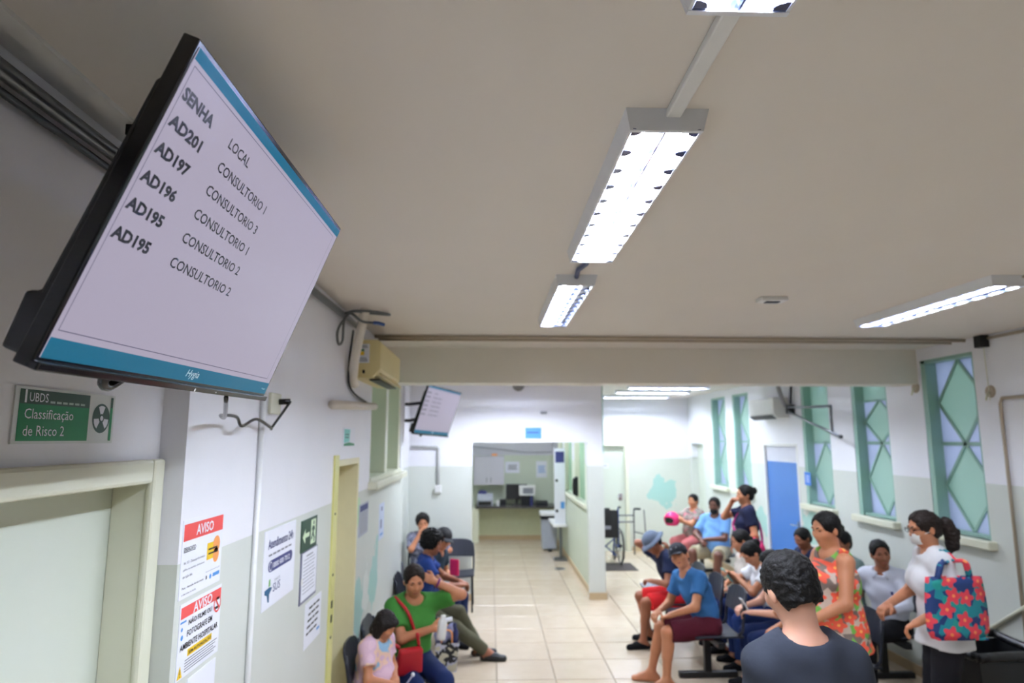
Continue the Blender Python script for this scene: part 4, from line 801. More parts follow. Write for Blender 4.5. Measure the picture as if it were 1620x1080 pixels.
# ------------------------------------------------------------------ people: signed-distance bodies meshed with surface nets
def smin(a, b, k):
    h = np.clip(.5 + .5*(b - a)/k, 0, 1); return b + (a - b)*h - k*h*(1 - h)
def norm(v): v = np.asarray(v, float); return v / (np.linalg.norm(v) + 1e-12)
class Field:
    def __init__(s): s.P = []
    def cone(s, a, b, ra, rb, k=.02, clip=None, cut=False): s.P.append(('c', np.asarray(a, float), np.asarray(b, float), ra, rb, k, clip, cut)); return s
    def ecap(s, a, b, L, ra, rb, k=.03, clip=None): s.P.append(('e', np.asarray(a, float), np.asarray(b, float), norm(L), ra, rb, k, clip)); return s
    def ell(s, c, A, r, k=.02, cut=False, clip=None): s.P.append(('l', np.asarray(c, float), np.asarray(A, float), np.asarray(r, float), k, cut, clip)); return s
    def bounds(s):
        lo, hi = [], []
        for p in s.P:
            if p[0] == 'c' and not p[7]: r = max(p[3], p[4]); q = np.stack([p[1], p[2]])
            elif p[0] == 'e': r = max(*p[4], *p[5]); q = np.stack([p[1], p[2]])
            elif p[0] == 'l' and not p[5]: r = p[3].max(); q = p[1][None]
            else: continue
            lo.append(q.min(0) - r); hi.append(q.max(0) + r)
        return np.min(lo, 0), np.max(hi, 0)
    def mesh(s, h, infl=0., noise=None, zmin=None, box=None):
        lo, hi = s.bounds() if box is None else box
        lo = lo - 3*h - infl; hi = hi + 3*h + infl
        n = np.ceil((hi - lo)/h).astype(int) + 1
        D = np.full(n, 10., np.float32); ax = [lo[i] + h*np.arange(n[i]) for i in range(3)]
        for p in s.P:
            if p[0] == 'c': r = max(p[3], p[4]); q = np.stack([p[1], p[2]]); k = p[5]
            elif p[0] == 'e': r = max(*p[4], *p[5]); q = np.stack([p[1], p[2]]); k = p[6]
            else: r = p[3].max(); q = p[1][None]; k = p[4]
            m = r + k + 3*h + infl
            i0 = np.maximum(0, np.floor((q.min(0) - m - lo)/h).astype(int)); i1 = np.minimum(n, np.ceil((q.max(0) + m - lo)/h).astype(int) + 1)
            if np.any(i1 <= i0): continue
            X, Y, Z = np.meshgrid(*[ax[i][i0[i]:i1[i]] for i in range(3)], indexing='ij'); G = np.stack([X, Y, Z], -1)
            clip = None; cut = False
            if p[0] == 'c':
                _, a, b, ra, rb, k, clip, cut = p; ab = b - a; t = np.clip(((G - a) @ ab)/(ab @ ab + 1e-12), 0, 1)
                d = np.linalg.norm(G - a - t[..., None]*ab, axis=-1) - (ra + t*(rb - ra))
            elif p[0] == 'e':
                _, a, b, L, ra, rb, k, clip = p; ab = b - a; ln = np.linalg.norm(ab); A = ab/ln; Dp = np.cross(A, L); Dp /= np.linalg.norm(Dp); L2 = np.cross(Dp, A)
                t = np.clip(((G - a) @ A)/ln, 0, 1); Q = G - a - t[..., None]*ab; rl = ra[0] + t*(rb[0] - ra[0]); rd = ra[1] + t*(rb[1] - ra[1])
                kk = np.sqrt(((Q @ L2)/rl)**2 + ((Q @ Dp)/rd)**2 + ((Q @ A)/rd)**2); d = (kk - 1)*np.minimum(rl, rd)
            else:
                _, c, A, r, k, cut, clip = p; Q = (G - c) @ A.T
                k0 = np.sqrt(((Q/r)**2).sum(-1)); k1 = np.sqrt(((Q/(r*r))**2).sum(-1)) + 1e-9; d = k0*(k0 - 1)/k1
            d = d - (0 if cut else infl)
            if clip is not None:
                for (cp, cn) in clip: d = np.maximum(d, (G - cp) @ np.asarray(cn, float))
            sl = tuple(slice(i0[i], i1[i]) for i in range(3))
            D[sl] = -smin(-D[sl], d, k) if cut else smin(D[sl], d, k)
        if noise is not None or zmin is not None:
            X, Y, Z = np.meshgrid(*ax, indexing='ij')
            if noise is not None: D = D + noise(X, Y, Z)
            if zmin is not None: D = np.maximum(D, zmin - Z)
        return nets(D, lo, h)
CO = np.array([(i, j, k) for i in (0, 1) for j in (0, 1) for k in (0, 1)])
EDG = [(a, b) for a in range(8) for b in range(a + 1, 8) if np.abs(CO[a] - CO[b]).sum() == 1]
def nets(D, lo, h):
    s = D < 0; c = np.zeros(np.array(D.shape) - 1, np.int8)
    sh = D.shape
    for o in CO: c += s[o[0]:sh[0] - 1 + o[0], o[1]:sh[1] - 1 + o[1], o[2]:sh[2] - 1 + o[2]]
    act = (c > 0) & (c < 8); idx = np.full(act.shape, -1, np.int32); I = np.argwhere(act); idx[act] = np.arange(len(I))
    acc = np.zeros((len(I), 3)); cnt = np.zeros(len(I))
    for a, b in EDG:
        d1 = D[tuple((I + CO[a]).T)]; d2 = D[tuple((I + CO[b]).T)]; m = (d1 < 0) != (d2 < 0); t = d1[m]/(d1[m] - d2[m])
        acc[m] += CO[a] + t[:, None]*(CO[b] - CO[a]); cnt[m] += 1
    V = lo + h*(I + acc/cnt[:, None]); F = []
    for axs in range(3):
        u, v = (axs + 1) % 3, (axs + 2) % 3
        A = [slice(None)]*3; B = [slice(None)]*3; A[axs] = slice(0, -1); B[axs] = slice(1, None)
        for q in (u, v): A[q] = slice(1, -1); B[q] = slice(1, -1)
        m = s[tuple(A)] != s[tuple(B)]; E = np.argwhere(m); off = np.zeros(3, int); off[u] = off[v] = 1; E = E + off
        ins = s[tuple(E.T)]
        du = np.zeros(3, int); du[u] = 1; dv = np.zeros(3, int); dv[v] = 1
        q = np.stack([idx[tuple((E - du - dv).T)], idx[tuple((E - dv).T)], idx[tuple(E.T)], idx[tuple((E - du).T)]], 1)
        q[~ins] = q[~ins][:, ::-1]; F.append(q)
    return V, np.concatenate(F)
def join(parts):
    V, F, k = [], [], 0
    for v, f in parts: V.append(v); F.append(f + k); k += len(v)
    return np.concatenate(V), np.concatenate(F)
def ik(S, W, l1, l2, hint):
    d = W - S; L = np.linalg.norm(d); L = min(L, (l1 + l2)*.995); d = norm(d); W = S + d*L
    x = (l1*l1 - l2*l2 + L*L)/(2*L); y = math.sqrt(max(0, l1*l1 - x*x)); hn = np.asarray(hint, float); hn = hn - d*(hn @ d); hn = norm(hn)
    return S + d*x + hn*y, W
def rot(axis, a):
    axis = norm(axis); K = np.array([[0, -axis[2], axis[1]], [axis[2], 0, -axis[0]], [-axis[1], axis[0], 0]]); return np.eye(3) + math.sin(a)*K + (1 - math.cos(a))*K @ K
def skinmat(name, c):
    m, nt, b = newmat(name); L = nt.links; c = lin(c)
    tc = nn(nt, 'ShaderNodeTexCoord'); nz = nn(nt, 'ShaderNodeTexNoise'); nz.inputs['Scale'].default_value = 14; nz.inputs['Detail'].default_value = 4; L.new(tc.outputs['Object'], nz.inputs['Vector'])
    mx = nn(nt, 'ShaderNodeMix', data_type='RGBA'); mx.inputs[6].default_value = (c[0]*.92, c[1]*.86, c[2]*.84, 1); mx.inputs[7].default_value = (min(1, c[0]*1.06), c[1]*1.04, c[2]*1.02, 1)
    L.new(nz.outputs[0], mx.inputs[0]); L.new(mx.outputs[2], b.inputs['Base Color']); b.inputs['Roughness'].default_value = .5
    b.inputs['Subsurface Weight'].default_value = .08; b.inputs['Subsurface Radius'].default_value = (.02, .008, .004); b.inputs['Subsurface Scale'].default_value = .3
    return m
m_skin = {'light': skinmat('skin_light', (226, 172, 146)), 'tan': skinmat('skin_tan', (196, 134, 98)), 'brown': skinmat('skin_brown', (152, 96, 68)), 'dark': skinmat('skin_dark', (104, 64, 48))}
m_hairb = mat('black_hair', (13, 11, 11), .6, var=.5, scale=60, bump=.8, bscale=70, spec=.25); m_hairbr = mat('brown_hair', (34, 24, 20), .6, var=.4, scale=50, bump=.8, bscale=70, spec=.25)
m_eye = mat('eye_dark', (28, 20, 18), .2, var=0); m_lip = mat('lip', (160, 84, 78), .45, var=0)
def person(name, label, pos, yaw, S=1.70, lean=0, side=0, twist=0, head=(0, 0, 0), armL=None, armR=None, legL=None, legR=None, g=1., skin='tan',
           hair='short', hairm=None, top=None, sleeve=.55, neck=.075, hem=0., bottom=None, cutleg=None, shoe=None, vox=.013, hv=None, curlL=.6, curlR=.6, palmL=None, palmR=None, female=False, extra=None, loose=.014, barefoot=False, hide_hands=False, neckcut=None, fold=1., shw=.168, shd=0.):
    s = S/1.75; hv = hv or vox*.55; K3 = np.array([0, 0, 1.])
    f = np.array([math.cos(math.radians(yaw)), math.sin(math.radians(yaw)), 0]); r = np.array([f[1], -f[0], 0])
    pel = np.array(pos, float); root = thing(name, (pel[0], pel[1], 0), label, 'person'); W = lambda x, y, z: np.array([pel[0], pel[1], 0]) + r*x + f*y + K3*z
    La, Si = math.radians(lean), math.radians(side)
    def up(k): return norm(K3*math.cos(La*k)*math.cos(Si*k) + f*math.sin(La*k) + r*math.sin(Si*k))
    sit = pel[2] < .75*s; tf = .92 if sit else 1.; waist = pel + up(.5)*.14*s*tf; chest = waist + up(.9)*.19*s*tf; nb = chest + up(1.1)*.19*s*tf
    tw = math.radians(twist); Rt = rot(up(1.), tw); sr = Rt @ r; sf = Rt @ f
    hy, hp, hr = [math.radians(a) for a in head]
    u1 = up(1.05); hf = rot(u1, hy) @ sf; hr_ = np.cross(hf, u1); hr_ = norm(hr_); hf = norm(np.cross(u1, hr_))
    Rp = rot(hr_, -hp); hf = Rp @ hf; hu = Rp @ u1; Rr = rot(hf, hr); hr_ = Rr @ hr_; hu = Rr @ hu
    ntop = nb + (u1*.6 + hu*.4)*.085*s; hc = ntop + hu*.085*s + hf*.012*s; A = np.stack([hr_, hf, hu])     # rows: local axes
    Q = lambda x, y, z: hc + (hr_*x + hf*y + hu*z)*s
    sh = [nb - up(1.)*.045*s + sr*shw*s*q*(.94 if female else 1) - up(1.)*shd for q in (-1, 1)]; hip = [pel + r*.088*s*q - K3*.03*s for q in (-1, 1)]
    legs = []
    for q, tgt in ((-1, legL), (1, legR)):
        H_ = hip[(q + 1)//2]
        if tgt is None: tgt = ((q*.11, .43*s, .075), (q*.1, 1, .9)) if sit else ((q*.10, .0, .085), (0, 1, 0))
        tp, ht = tgt; kn, an = ik(H_, W(*tp), .43*s, .42*s, r*ht[0] + f*ht[1] + K3*ht[2]); legs.append((H_, kn, an))
    arms = []
    for q, tgt in ((-1, armL), (1, armR)):
        S_ = sh[(q + 1)//2]
        if tgt is None: tgt = ((q*.12, .30*s, pel[2] + .10), (q*.8, -.5, -.4)) if sit else ((q*.24, .06, pel[2] - .12), (q*.5, -1, 0))
        tp, ht = tgt; el, wr = ik(S_, W(*tp), .285*s, .25*s, r*ht[0] + f*ht[1] + K3*ht[2]); arms.append((S_, el, wr))
    def torso(F, d=0., bust=True):
        F.ecap(pel - up(.3)*.02*s, waist, r, ((.158 + d/s)*s*g, (.112 + d/s)*s*g), ((.135 + d/s)*s*g, (.098 + d/s)*s*g), .05)
        F.ecap(waist, chest, sr, ((.135 + d/s)*s*g, (.098 + d/s)*s*g), ((.158 + d/s)*s*(.5 + .5*g), (.112 + d/s)*s*(.5 + .5*g)), .05)
        F.ecap(chest, nb - up(1.)*.05*s, sr, ((.158 + d/s)*s*(.5 + .5*g), (.112 + d/s)*s*(.5 + .5*g)), ((.13 + d/s)*s, (.075 + d/s)*s), .05)
        for q in (0, 1): F.cone(nb - up(1.)*.02*s, sh[q], .055*s + d, .058*s + d, .05)
        if female and bust:
            for q in (-1, 1): F.ell(chest + sr*.075*s*q + sf*.085*s*g - up(1.)*.01, np.stack([sr, sf, up(1.)]), np.array([.07, .06, .068])*s*g + d, .04)
    if g > 1.12: belly = lambda F, d: F.ell(waist + f*.075*g - up(.5)*.02, np.stack([r, f, K3]), np.array([.14, .10, .13])*s*g + d, .06)
    else: belly = lambda F, d: None
    ga = .6 + .4*g
    def arm(F, i, k=.03): S_, E_, W_ = arms[i]; F.cone(S_, E_, .050*s*ga, .040*s*ga, k); F.cone(E_, W_, .041*s*ga, .027*s*ga, .02)
    def leg(F, i): H_, K_, A_ = legs[i]; F.cone(H_, K_, .088*s*g, .058*s*ga, .04); F.cone(K_, A_, .056*s*ga, .036*s*ga, .03); F.cone(K_*.72 + A_*.28 - f*.012, K_*.5 + A_*.5, .050*s*ga, .044*s*ga, .03)
    # ---- skin
    F = Field(); torso(F, -.008, False); F.cone(nb - u1*.05*s, ntop + hu*.03*s, .060*s*(.5 + .5*g), .056*s, .03)
    for i in (0, 1): arm(F, i); leg(F, i)
    fdir = []
    for i, q in ((0, -1), (1, 1)):
        H_, K_, A_ = legs[i]; td = norm((f + r*q*.18)*np.array([1, 1, 0])); toe = A_ + td*.165*s; toe[2] = .022*s; heel = A_ - td*.045*s; heel[2] = .03*s; fdir.append((A_, heel, toe, td))
        F.cone(A_, heel, .034*s, .032*s, .02); F.cone(heel, toe, .034*s, .030*s, .03); F.cone(A_, A_*.4 + toe*.6, .034*s, .026*s, .03)
    parts = [F.mesh(vox, zmin=.003)]
    # head
    F = Field(); F.ell(Q(0, -.012, .032), A, np.array([.076, .098, .088])*s, .02); F.ell(Q(0, .022, -.035), A, np.array([.062, .072, .080])*s, .035)
    F.cone(Q(0, .055, -.085), Q(0, .062, -.092), .024*s, .020*s, .03); F.cone(Q(0, .088, .018), Q(0, .103, -.022), .008*s, .0125*s, .012)
    for q in (-1, 1):
        F.ell(Q(q*.016, .090, -.026), A, np.array([.010, .010, .008])*s, .008); F.ell(Q(q*.079, -.012, -.008), A, np.array([.009, .020, .032])*s, .008); F.ell(Q(q*.038, .060, -.02), A, np.array([.028, .028, .026])*s, .025)
        F.ell(Q(q*.032, .093, .014), A, np.array([.015, .010, .010])*s, .012, cut=True); F.ell(Q(q*.030, .080, .030), A, np.array([.026, .012, .010])*s, .014)
    F.ell(Q(0, .082, -.060), A, np.array([.024, .012, .013])*s, .010); F.cone(ntop - u1*.06*s, Q(0, -.02, -.03), .056*s*(.5 + .5*g), .054*s, .03)
    parts.append(F.mesh(hv))
    # hands
    for i, q, curl, pn in ((0, -1, curlL, palmL), (1, 1, curlR, palmR)):
        if hide_hands: continue
        S_, E_, W_ = arms[i]; d = norm(W_ - E_); n0 = np.asarray(pn, float) if pn is not None else np.array([0, 0, -1.]); n0 = r*n0[0] + f*n0[1] + K3*n0[2] if pn is not None else n0
        n0 = norm(n0 - d*(n0 @ d)); lat = np.cross(d, n0)*q          # lat points to the thumb side
        F = Field(); B = np.stack([lat, d, n0]); F.ell(W_ + d*.052*s, B, np.array([.040, .052, .017])*s, .015); F.cone(E_*.15 + W_*.85, W_ + d*.02*s, .029*s*ga, .026*s, .02)
        for j, (o_, ln) in enumerate(((.028, .072), (.010, .080), (-.009, .075), (-.027, .060))):
            b0 = W_ + (d*.088 + lat*o_)*s; cu = curl*(1 + .12*j); d1 = norm(d*math.cos(cu) + n0*math.sin(cu)); d2 = norm(d*math.cos(cu*2.1) + n0*math.sin(cu*2.1)); b1 = b0 + d1*ln*.52*s; b2 = b1 + d2*ln*.5*s
            F.cone(b0, b1, .0098*s, .0088*s, .006); F.cone(b1, b2, .0088*s, .0072*s, .004)
        t0_ = W_ + (d*.028 + lat*.034)*s; t1 = t0_ + norm(d*.75 + lat*.6 + n0*.25)*.042*s; t2 = t1 + norm(d*.9 + lat*.1 + n0*(.3 + curl*.4))*.032*s
        F.cone(t0_, t1, .0125*s, .0105*s, .01); F.cone(t1, t2, .0105*s, .008*s, .005); parts.append(F.mesh(max(.0055, vox*.45)))
    V, Fc = join(parts); body = link('body', V, Fc, m_skin[skin], root, smooth=True)
    # ---- face details
    hm = hairm or m_hairb
    for q in (-1, 1):
        MB().ell(Q(q*.031, .082, .012), np.array([.0125, .006, .0055])*s, 8, 6, A).build('eye', m_eye, body, smooth=True)
        MB().tube([Q(q*.014, .092, .030), Q(q*.032, .090, .036), Q(q*.050, .076, .030)], [.004*s, .0045*s, .003*s], 6).build('eyebrow', hm, body, smooth=True)
    MB().ell(Q(0, .0915, -.060), np.array([.021, .006, .0065])*s, 10, 6, A).build('lips', m_lip, body, smooth=True)
    # ---- clothes
    th = loose
    if top is not None:
        F = Field(); torso(F, th); belly(F, th)
        for i in (0, 1):
            S_, E_, W_ = arms[i]
            if sleeve > 0:
                t = min(sleeve, 1.); e = S_ + (E_ - S_)*t; ax = norm(E_ - S_)
                if sleeve <= 1: F.cone(S_, e + ax*.03, .056*s*ga + th*.8, (.050 - .004*t)*s*ga + th*1.3, .03, clip=[(e, ax)])
                else:
                    F.cone(S_, E_, .056*s*ga + th*.6, .045*s*ga + th*.7, .03); w2 = E_ + (W_ - E_)*(sleeve - 1); ax = norm(W_ - E_); F.cone(E_, w2 + ax*.02, .045*s*ga + th*.7, .034*s*ga + th*.7, .02, clip=[(w2, ax)])
        F.ell(nb + sf*(.035 if neckcut is None else neckcut[0])*s + up(1.)*(.035 if neckcut is None else neckcut[1])*s, np.stack([sr, sf, up(1.)]), np.array([neck, neck*1.05, neck*.95])*s, .012, cut=True)
        if sleeve == 0:
            for i in (0, 1): F.ell(sh[i] + sr*(2*i - 1)*.045*s, np.stack([sr, sf, up(1.)]), np.array([.085, .11, .13])*s, .02, cut=True)
        if hem > 0:
            h0 = pel - (K3*hem if not sit else K3*.03); F.ecap(pel, h0, r, (.165*s*g + th, .12*s*g + th), ((.172 + .02)*s*g + th, (.125 + .02)*s*g + th), .04, clip=[(h0, -K3)])
        fq = 26; ph = pos[0]*7 + pos[1]*3
        nz = lambda X, Y, Z: (fold - 1)*.004*np.sin(14*X + 9*Z + 2*np.sin(11*Y + 6*Z))*np.cos(17*Z - 12*X + 2*np.sin(8*X)) + .0035*np.sin(fq*(X*.8 + Z*.5) + ph)*np.sin(fq*(Y*.9 - Z*.7) + ph) + .002*np.sin(55*(Z + X*.4 - Y*.3) + ph)
        V, Fc = F.mesh(vox, noise=nz); link('shirt', V, Fc, top, body, smooth=True)
    if bottom is not None:
        F = Field(); F.ecap(pel - up(.3)*.03*s, pel + up(.5)*.05*s, r, (.160*s*g + .012, .115*s*g + .012), (.150*s*g + .010, .107*s*g + .010), .05)
        for i in (0, 1):
            H_, K_, A_ = legs[i]; b_ = .012
            if cutleg is not None and cutleg <= 1:
                e = H_ + (K_ - H_)*cutleg; ax = norm(K_ - H_); F.cone(H_, e + ax*.05, .092*s*g + b_, .072*s*ga + b_*1.6, .03, clip=[(e, ax)])
            else:
                c_ = (cutleg or 1.93) - 1; F.cone(H_, K_, .088*s*g + b_, .061*s*ga + b_, .03); e = K_ + (A_ - K_)*c_; ax = norm(A_ - K_); F.cone(K_, e + ax*.03, .060*s*ga + b_, .044*s*ga + b_*1.3, .02, clip=[(e, ax)])
        nz = lambda X, Y, Z: .003*np.sin(30*(X + Z) + 1)*np.sin(30*(Y - Z))
        V, Fc = F.mesh(vox, noise=nz); link('trousers' if cutleg is None or cutleg > 1 else 'shorts', V, Fc, bottom, body, smooth=True)
    if shoe is not None:
        for (A_, heel, toe, td) in fdir:
            F = Field(); F.cone(heel, toe, .041*s, .038*s, .03); F.cone(A_ - K3*.012, A_*.5 + toe*.5, .036*s, .032*s, .03)
            V, Fc = F.mesh(min(vox, .011), zmin=.001); link('shoe', V, Fc, shoe, body, smooth=True)
    # ---- hair and headgear
    if hair:
        F = Field(); nzf = None; off = .010
        if hair in ('curly', 'afro'): off = .022 if hair == 'curly' else .032
        if hair == 'buzz': off = .005
        F.ell(Q(0, -.014, .036), A, np.array([.078 + off, .100 + off, .088 + off])*s, .02)
        if hair in ('short', 'curly', 'afro', 'buzz', 'cap', 'bucket', 'fore'): F.ell(Q(0, -.05, -.02), A, np.array([.070 + off*.6, .062 + off*.4, .070])*s, .02)
        else: F.ell(Q(0, -.045, -.015), A, np.array([.074 + off*.5, .066 + off*.5, .075])*s, .02)
        F.ell(Q(0, .108, -.018), A, np.array([.074, .085, .114])*s, .01, cut=True)
        if hair in ('short', 'buzz', 'curly', 'cap', 'bucket', 'fore'):
            for q in (-1, 1): F.ell(Q(q*.085, .008, -.055), A, np.array([.026, .045, .055])*s, .01, cut=True)
        if hair == 'fore': F.ell(Q(0, -.075, -.125), A, np.array([.10, .07, .075])*s, .012, cut=True)
        if hair == 'long':
            for q in (-1, 1): F.cone(Q(q*.068, .0, .02), Q(q*.078, .005, -.13), .030*s, .026*s, .03)
            F.ecap(Q(0, -.06, .02), Q(0, -.065, -.17), hr_, (.085*s, .05*s), (.075*s, .035*s), .03)
        if hair == 'bob':
            for q in (-1, 1): F.cone(Q(q*.074, .012, .03), Q(q*.090, .022, -.10), .042*s, .036*s, .03)
            F.ecap(Q(0, -.05, .03), Q(0, -.055, -.10), hr_, (.105*s, .075*s), (.105*s, .062*s), .03); F.ell(Q(0, .075, .075), A, np.array([.07, .025, .03])*s, .02)
        if hair == 'bun': F.ell(Q(0, -.125, .045), A, np.array([.046, .042, .046])*s, .015)
        if hair == 'lowbun': F.ell(Q(0, -.118, -.02), A, np.array([.038, .036, .038])*s, .015)
        if hair == 'pony':
            P0 = [Q(0, -.115, .02), Q(0, -.165, .0), Q(0, -.185, -.07), Q(0, -.165, -.15), Q(.0, -.135, -.19)]
            for a_, b_, ra, rb in zip(P0[:-1], P0[1:], (.030, .044, .050, .042), (.044, .050, .042, .018)): F.cone(a_, b_, ra*s, rb*s, .02)
        amp = {'curly': .007, 'afro': .009, 'fore': .003, 'pony': .004}.get(hair, .0025)
        nzf = lambda X, Y, Z: amp*(np.sin(95*X + 3*np.sin(60*Z))*np.sin(90*Y + 2*np.sin(70*X))*np.sin(85*Z + 2*np.sin(50*Y))*1.6)
        V, Fc = F.mesh(hv if hair != 'fore' else hv, noise=nzf); link('hair', V, Fc, hm, body, smooth=True)
    info = dict(Q=Q, A=A, s=s, arms=arms, legs=legs, sh=sh, nb=nb, chest=chest, pel=pel, sr=sr, sf=sf, f=f, r=r, W=W, body=body, root=root, hf=hf, hu=hu, hr=hr_, up=up)
    if extra: extra(info)
    return info
def cap(I, m, bucket=False):
    Q, A, s = I['Q'], I['A'], I['s']; F = Field(); F.ell(Q(0, -.012, .040), A, np.array([.093, .115, .100])*s, .02, clip=[(Q(0, 0, .030), -I['hu'])]); V, Fc = F.mesh(.007); c = link('bucket_hat' if bucket else 'cap', V, Fc, m, I['body'], smooth=True)
    if bucket:
        g = [[Q(rr*.92*math.sin(a), -.012 + rr*1.12*math.cos(a), z) for a in np.linspace(0, 2*math.pi, 25)] for rr, z in ((.093, .045), (.125, .022), (.150, .006))]; MB().sheet(g, .006).build('brim', m, c, smooth=True)
    else:
        g = [[Q(x*.072*(1 - .25*t*t), .085 + t*.095*(1 - .35*x*x), .038 - .018*t - .018*x*x) for x in np.linspace(-1, 1, 9)] for t in np.linspace(0, 1, 5)]; MB().sheet(g, .005).build('brim', m, c, smooth=True)
    return c
def phone(name, c, ux, uy, label, m=None, size=(.072, .15, .009)):
    ux, uy = norm(ux), norm(uy); n = norm(np.cross(ux, uy)); uy = np.cross(n, ux); c = np.asarray(c, float)
    k = thing(name, tuple(c), label, 'phone', 'mobile phones'); MB().obox(c, size, ux, uy, n).build('case', m or m_blk, k, bevel=.003); MB().obox(c + n*(size[2]/2 + .0006), (size[0]*.9, size[1]*.92, .001), ux, uy, n).build('screen', m_blkg, k)
# ------------------------------------------------------------------ the people
def cloth(n, c, **k): return mat(n, c, k.pop('rough', .85), var=.08, scale=8, bump=.25, bscale=18, spec=.2)
jeans = cloth('blue_denim', (40, 62, 118)); djeans = cloth('dark_denim', (28, 42, 84)); ljeans = cloth('light_denim', (110, 142, 190)); blackc = cloth('black_cloth', (24, 24, 28))
# foreground man seen from behind
person('person', 'dark-haired man in charcoal T-shirt seen from behind in the foreground', (1.07, 2.27, .96), 92, 1.735, lean=2, side=-1, head=(4, 16, -5), skin='light', hair='fore', top=cloth('charcoal_cotton', (50, 54, 64)), sleeve=.62, bottom=djeans, shoe=blackc, vox=.0095, hv=.0042, loose=.014, g=.94, neck=.080, neckcut=(-.005, .04), shw=.145, shd=.035, fold=2.6)
# standing woman, floral top
m_floral = flowermat('floral_print', (120, 104, 96), (196, 176, 160), (236, 92, 66), (250, 180, 90), (110, 176, 70), .10, (0, 2), size=.40)
m_stripe = blotchmat('striped_skirt', [(206, 204, 192), (120, 116, 112), (206, 204, 192), (84, 84, 86)], 9)
person('person', 'standing woman in orange and green floral tank top', (2.36, 4.56, .90), 186, 1.62, lean=2, head=(8, 10, 0), armL=((-.12, .26, .98), (-.8, -.7, -.3)), armR=((.10, .30, 1.0), (.8, -.7, -.3)), g=1.28, skin='tan', hair='lowbun', top=m_floral, sleeve=0, neck=.10, hem=.12, bottom=m_stripe, shoe=blackc, female=True, vox=.011, loose=.012, palmL=(0, .3, 1), palmR=(0, .3, 1))
# standing woman with tote bag
def tote(I):
    mbag = flowermat('tropical_print', (20, 136, 148), (26, 56, 112), (232, 66, 82), (250, 150, 90), (30, 150, 140), .115, (0, 2), size=.38)
    c = I['pel'] + np.array([-.08, -.26, .20]); ux = norm([.99, .05, 0]); k = thing('tote_bag', tuple(c - [0, 0, .2]), 'turquoise tote bag with red flowers on the shoulder of the woman in white', 'bag'); P = lambda x, z, y=0: c + ux*x + np.array([0, 1., 0])*y + np.array([0, 0, 1.])*z
    F = Field(); g = []
    for t in np.linspace(0, 1, 9):
        wd = .165 + .042*(1 - (2*t - .7)**2*.3) - (.02 if t < .1 else 0); g.append([P(x*wd, -.19 + .37*t, -.055*(1 - x*x)*(1 - .6*t)) for x in np.linspace(-1, 1, 9)])
    MB().sheet(g, .004).build('front_panel', mbag, k, smooth=True)
    g2 = [[p + np.array([0, .012 + .05*(1 - abs(j/4 - 1)**2)*(1 - .5*i/8), 0]) + 0*p for j, p in enumerate(row)] for i, row in enumerate(g)]
    g2 = [[P(x*(np.linalg.norm(row[-1] - row[0])/2), -.19 + .37*t, .045*(1 - x*x)*(1 - .6*t) + .006) for x in np.linspace(-1, 1, 9)] for t, row in zip(np.linspace(0, 1, 9), g)]
    MB().sheet(g2, -.004).build('back_panel', mbag, k, smooth=True)
    MB().box(tuple(P(-.16, -.195, -.03)), tuple(P(.16, -.182, .03))).build('bottom', mbag, k)
    shd = I['sh'][0] + np.array([.0, .0, .075])
    for dx, yy in ((.0, 0), (.03, .02)):
        q = cat_rom([P(-.11, .17, -.01 + yy), P(-.085, .26, -.02 + yy), shd + [-.035 + dx, -.075, -.06], shd + [dx, -.01, .0], shd + [.03 + dx, -.06, -.05], P(.085, .27, -.01 + yy), P(.11, .17, -.01 + yy)], 5)
        MB().tube(q, .013, 6).build('strap', mbag, k, smooth=True)
def maskx(I):
    Q = I['Q']; tote(I); g = [[Q(x*.062, .104 - .030*x*x + .012*(1 - abs(z)), -.052 + z*.038) for x in np.linspace(-1, 1, 7)] for z in (-1, -.4, .4, 1)]; k = MB().sheet(g, .003).build('face_mask', m_wht, I['body'], smooth=True)
    for q in (-1, 1): MB().tube([Q(q*.06, .078, -.03), Q(q*.08, -.01, -.01)], .002, 5).build('mask_loop', m_wht, k)
    for q in (-1, 1): MB().tube([Q(q*.032 + .024*math.cos(a), .106, .012 + .018*math.sin(a)) for a in np.linspace(0, 2*math.pi, 15)[:-1]], .0022, 5, closed=True).build('glasses_rim', m_dark, I['body']); MB().tube([Q(q*.056, .104, .014), Q(q*.084, -.01, .012)], .0022, 5).build('glasses_temple', m_dark, I['body'])
person('person', 'standing woman in white T-shirt with ponytail and face mask', (3.04, 4.50, .90), 162, 1.64, lean=4, head=(14, 8, 0), armL=((-.22, .20, .98), (-.6, -.8, -.2)), armR=((.06, .30, 1.02), (.8, -.6, -.3)), g=1.12, skin='tan', hair='pony', hairm=m_hairbr, top=cloth('white_cotton', (222, 222, 224)), sleeve=.7, bottom=blackc, shoe=blackc, female=True, vox=.011, extra=maskx, hem=.10, loose=.018)
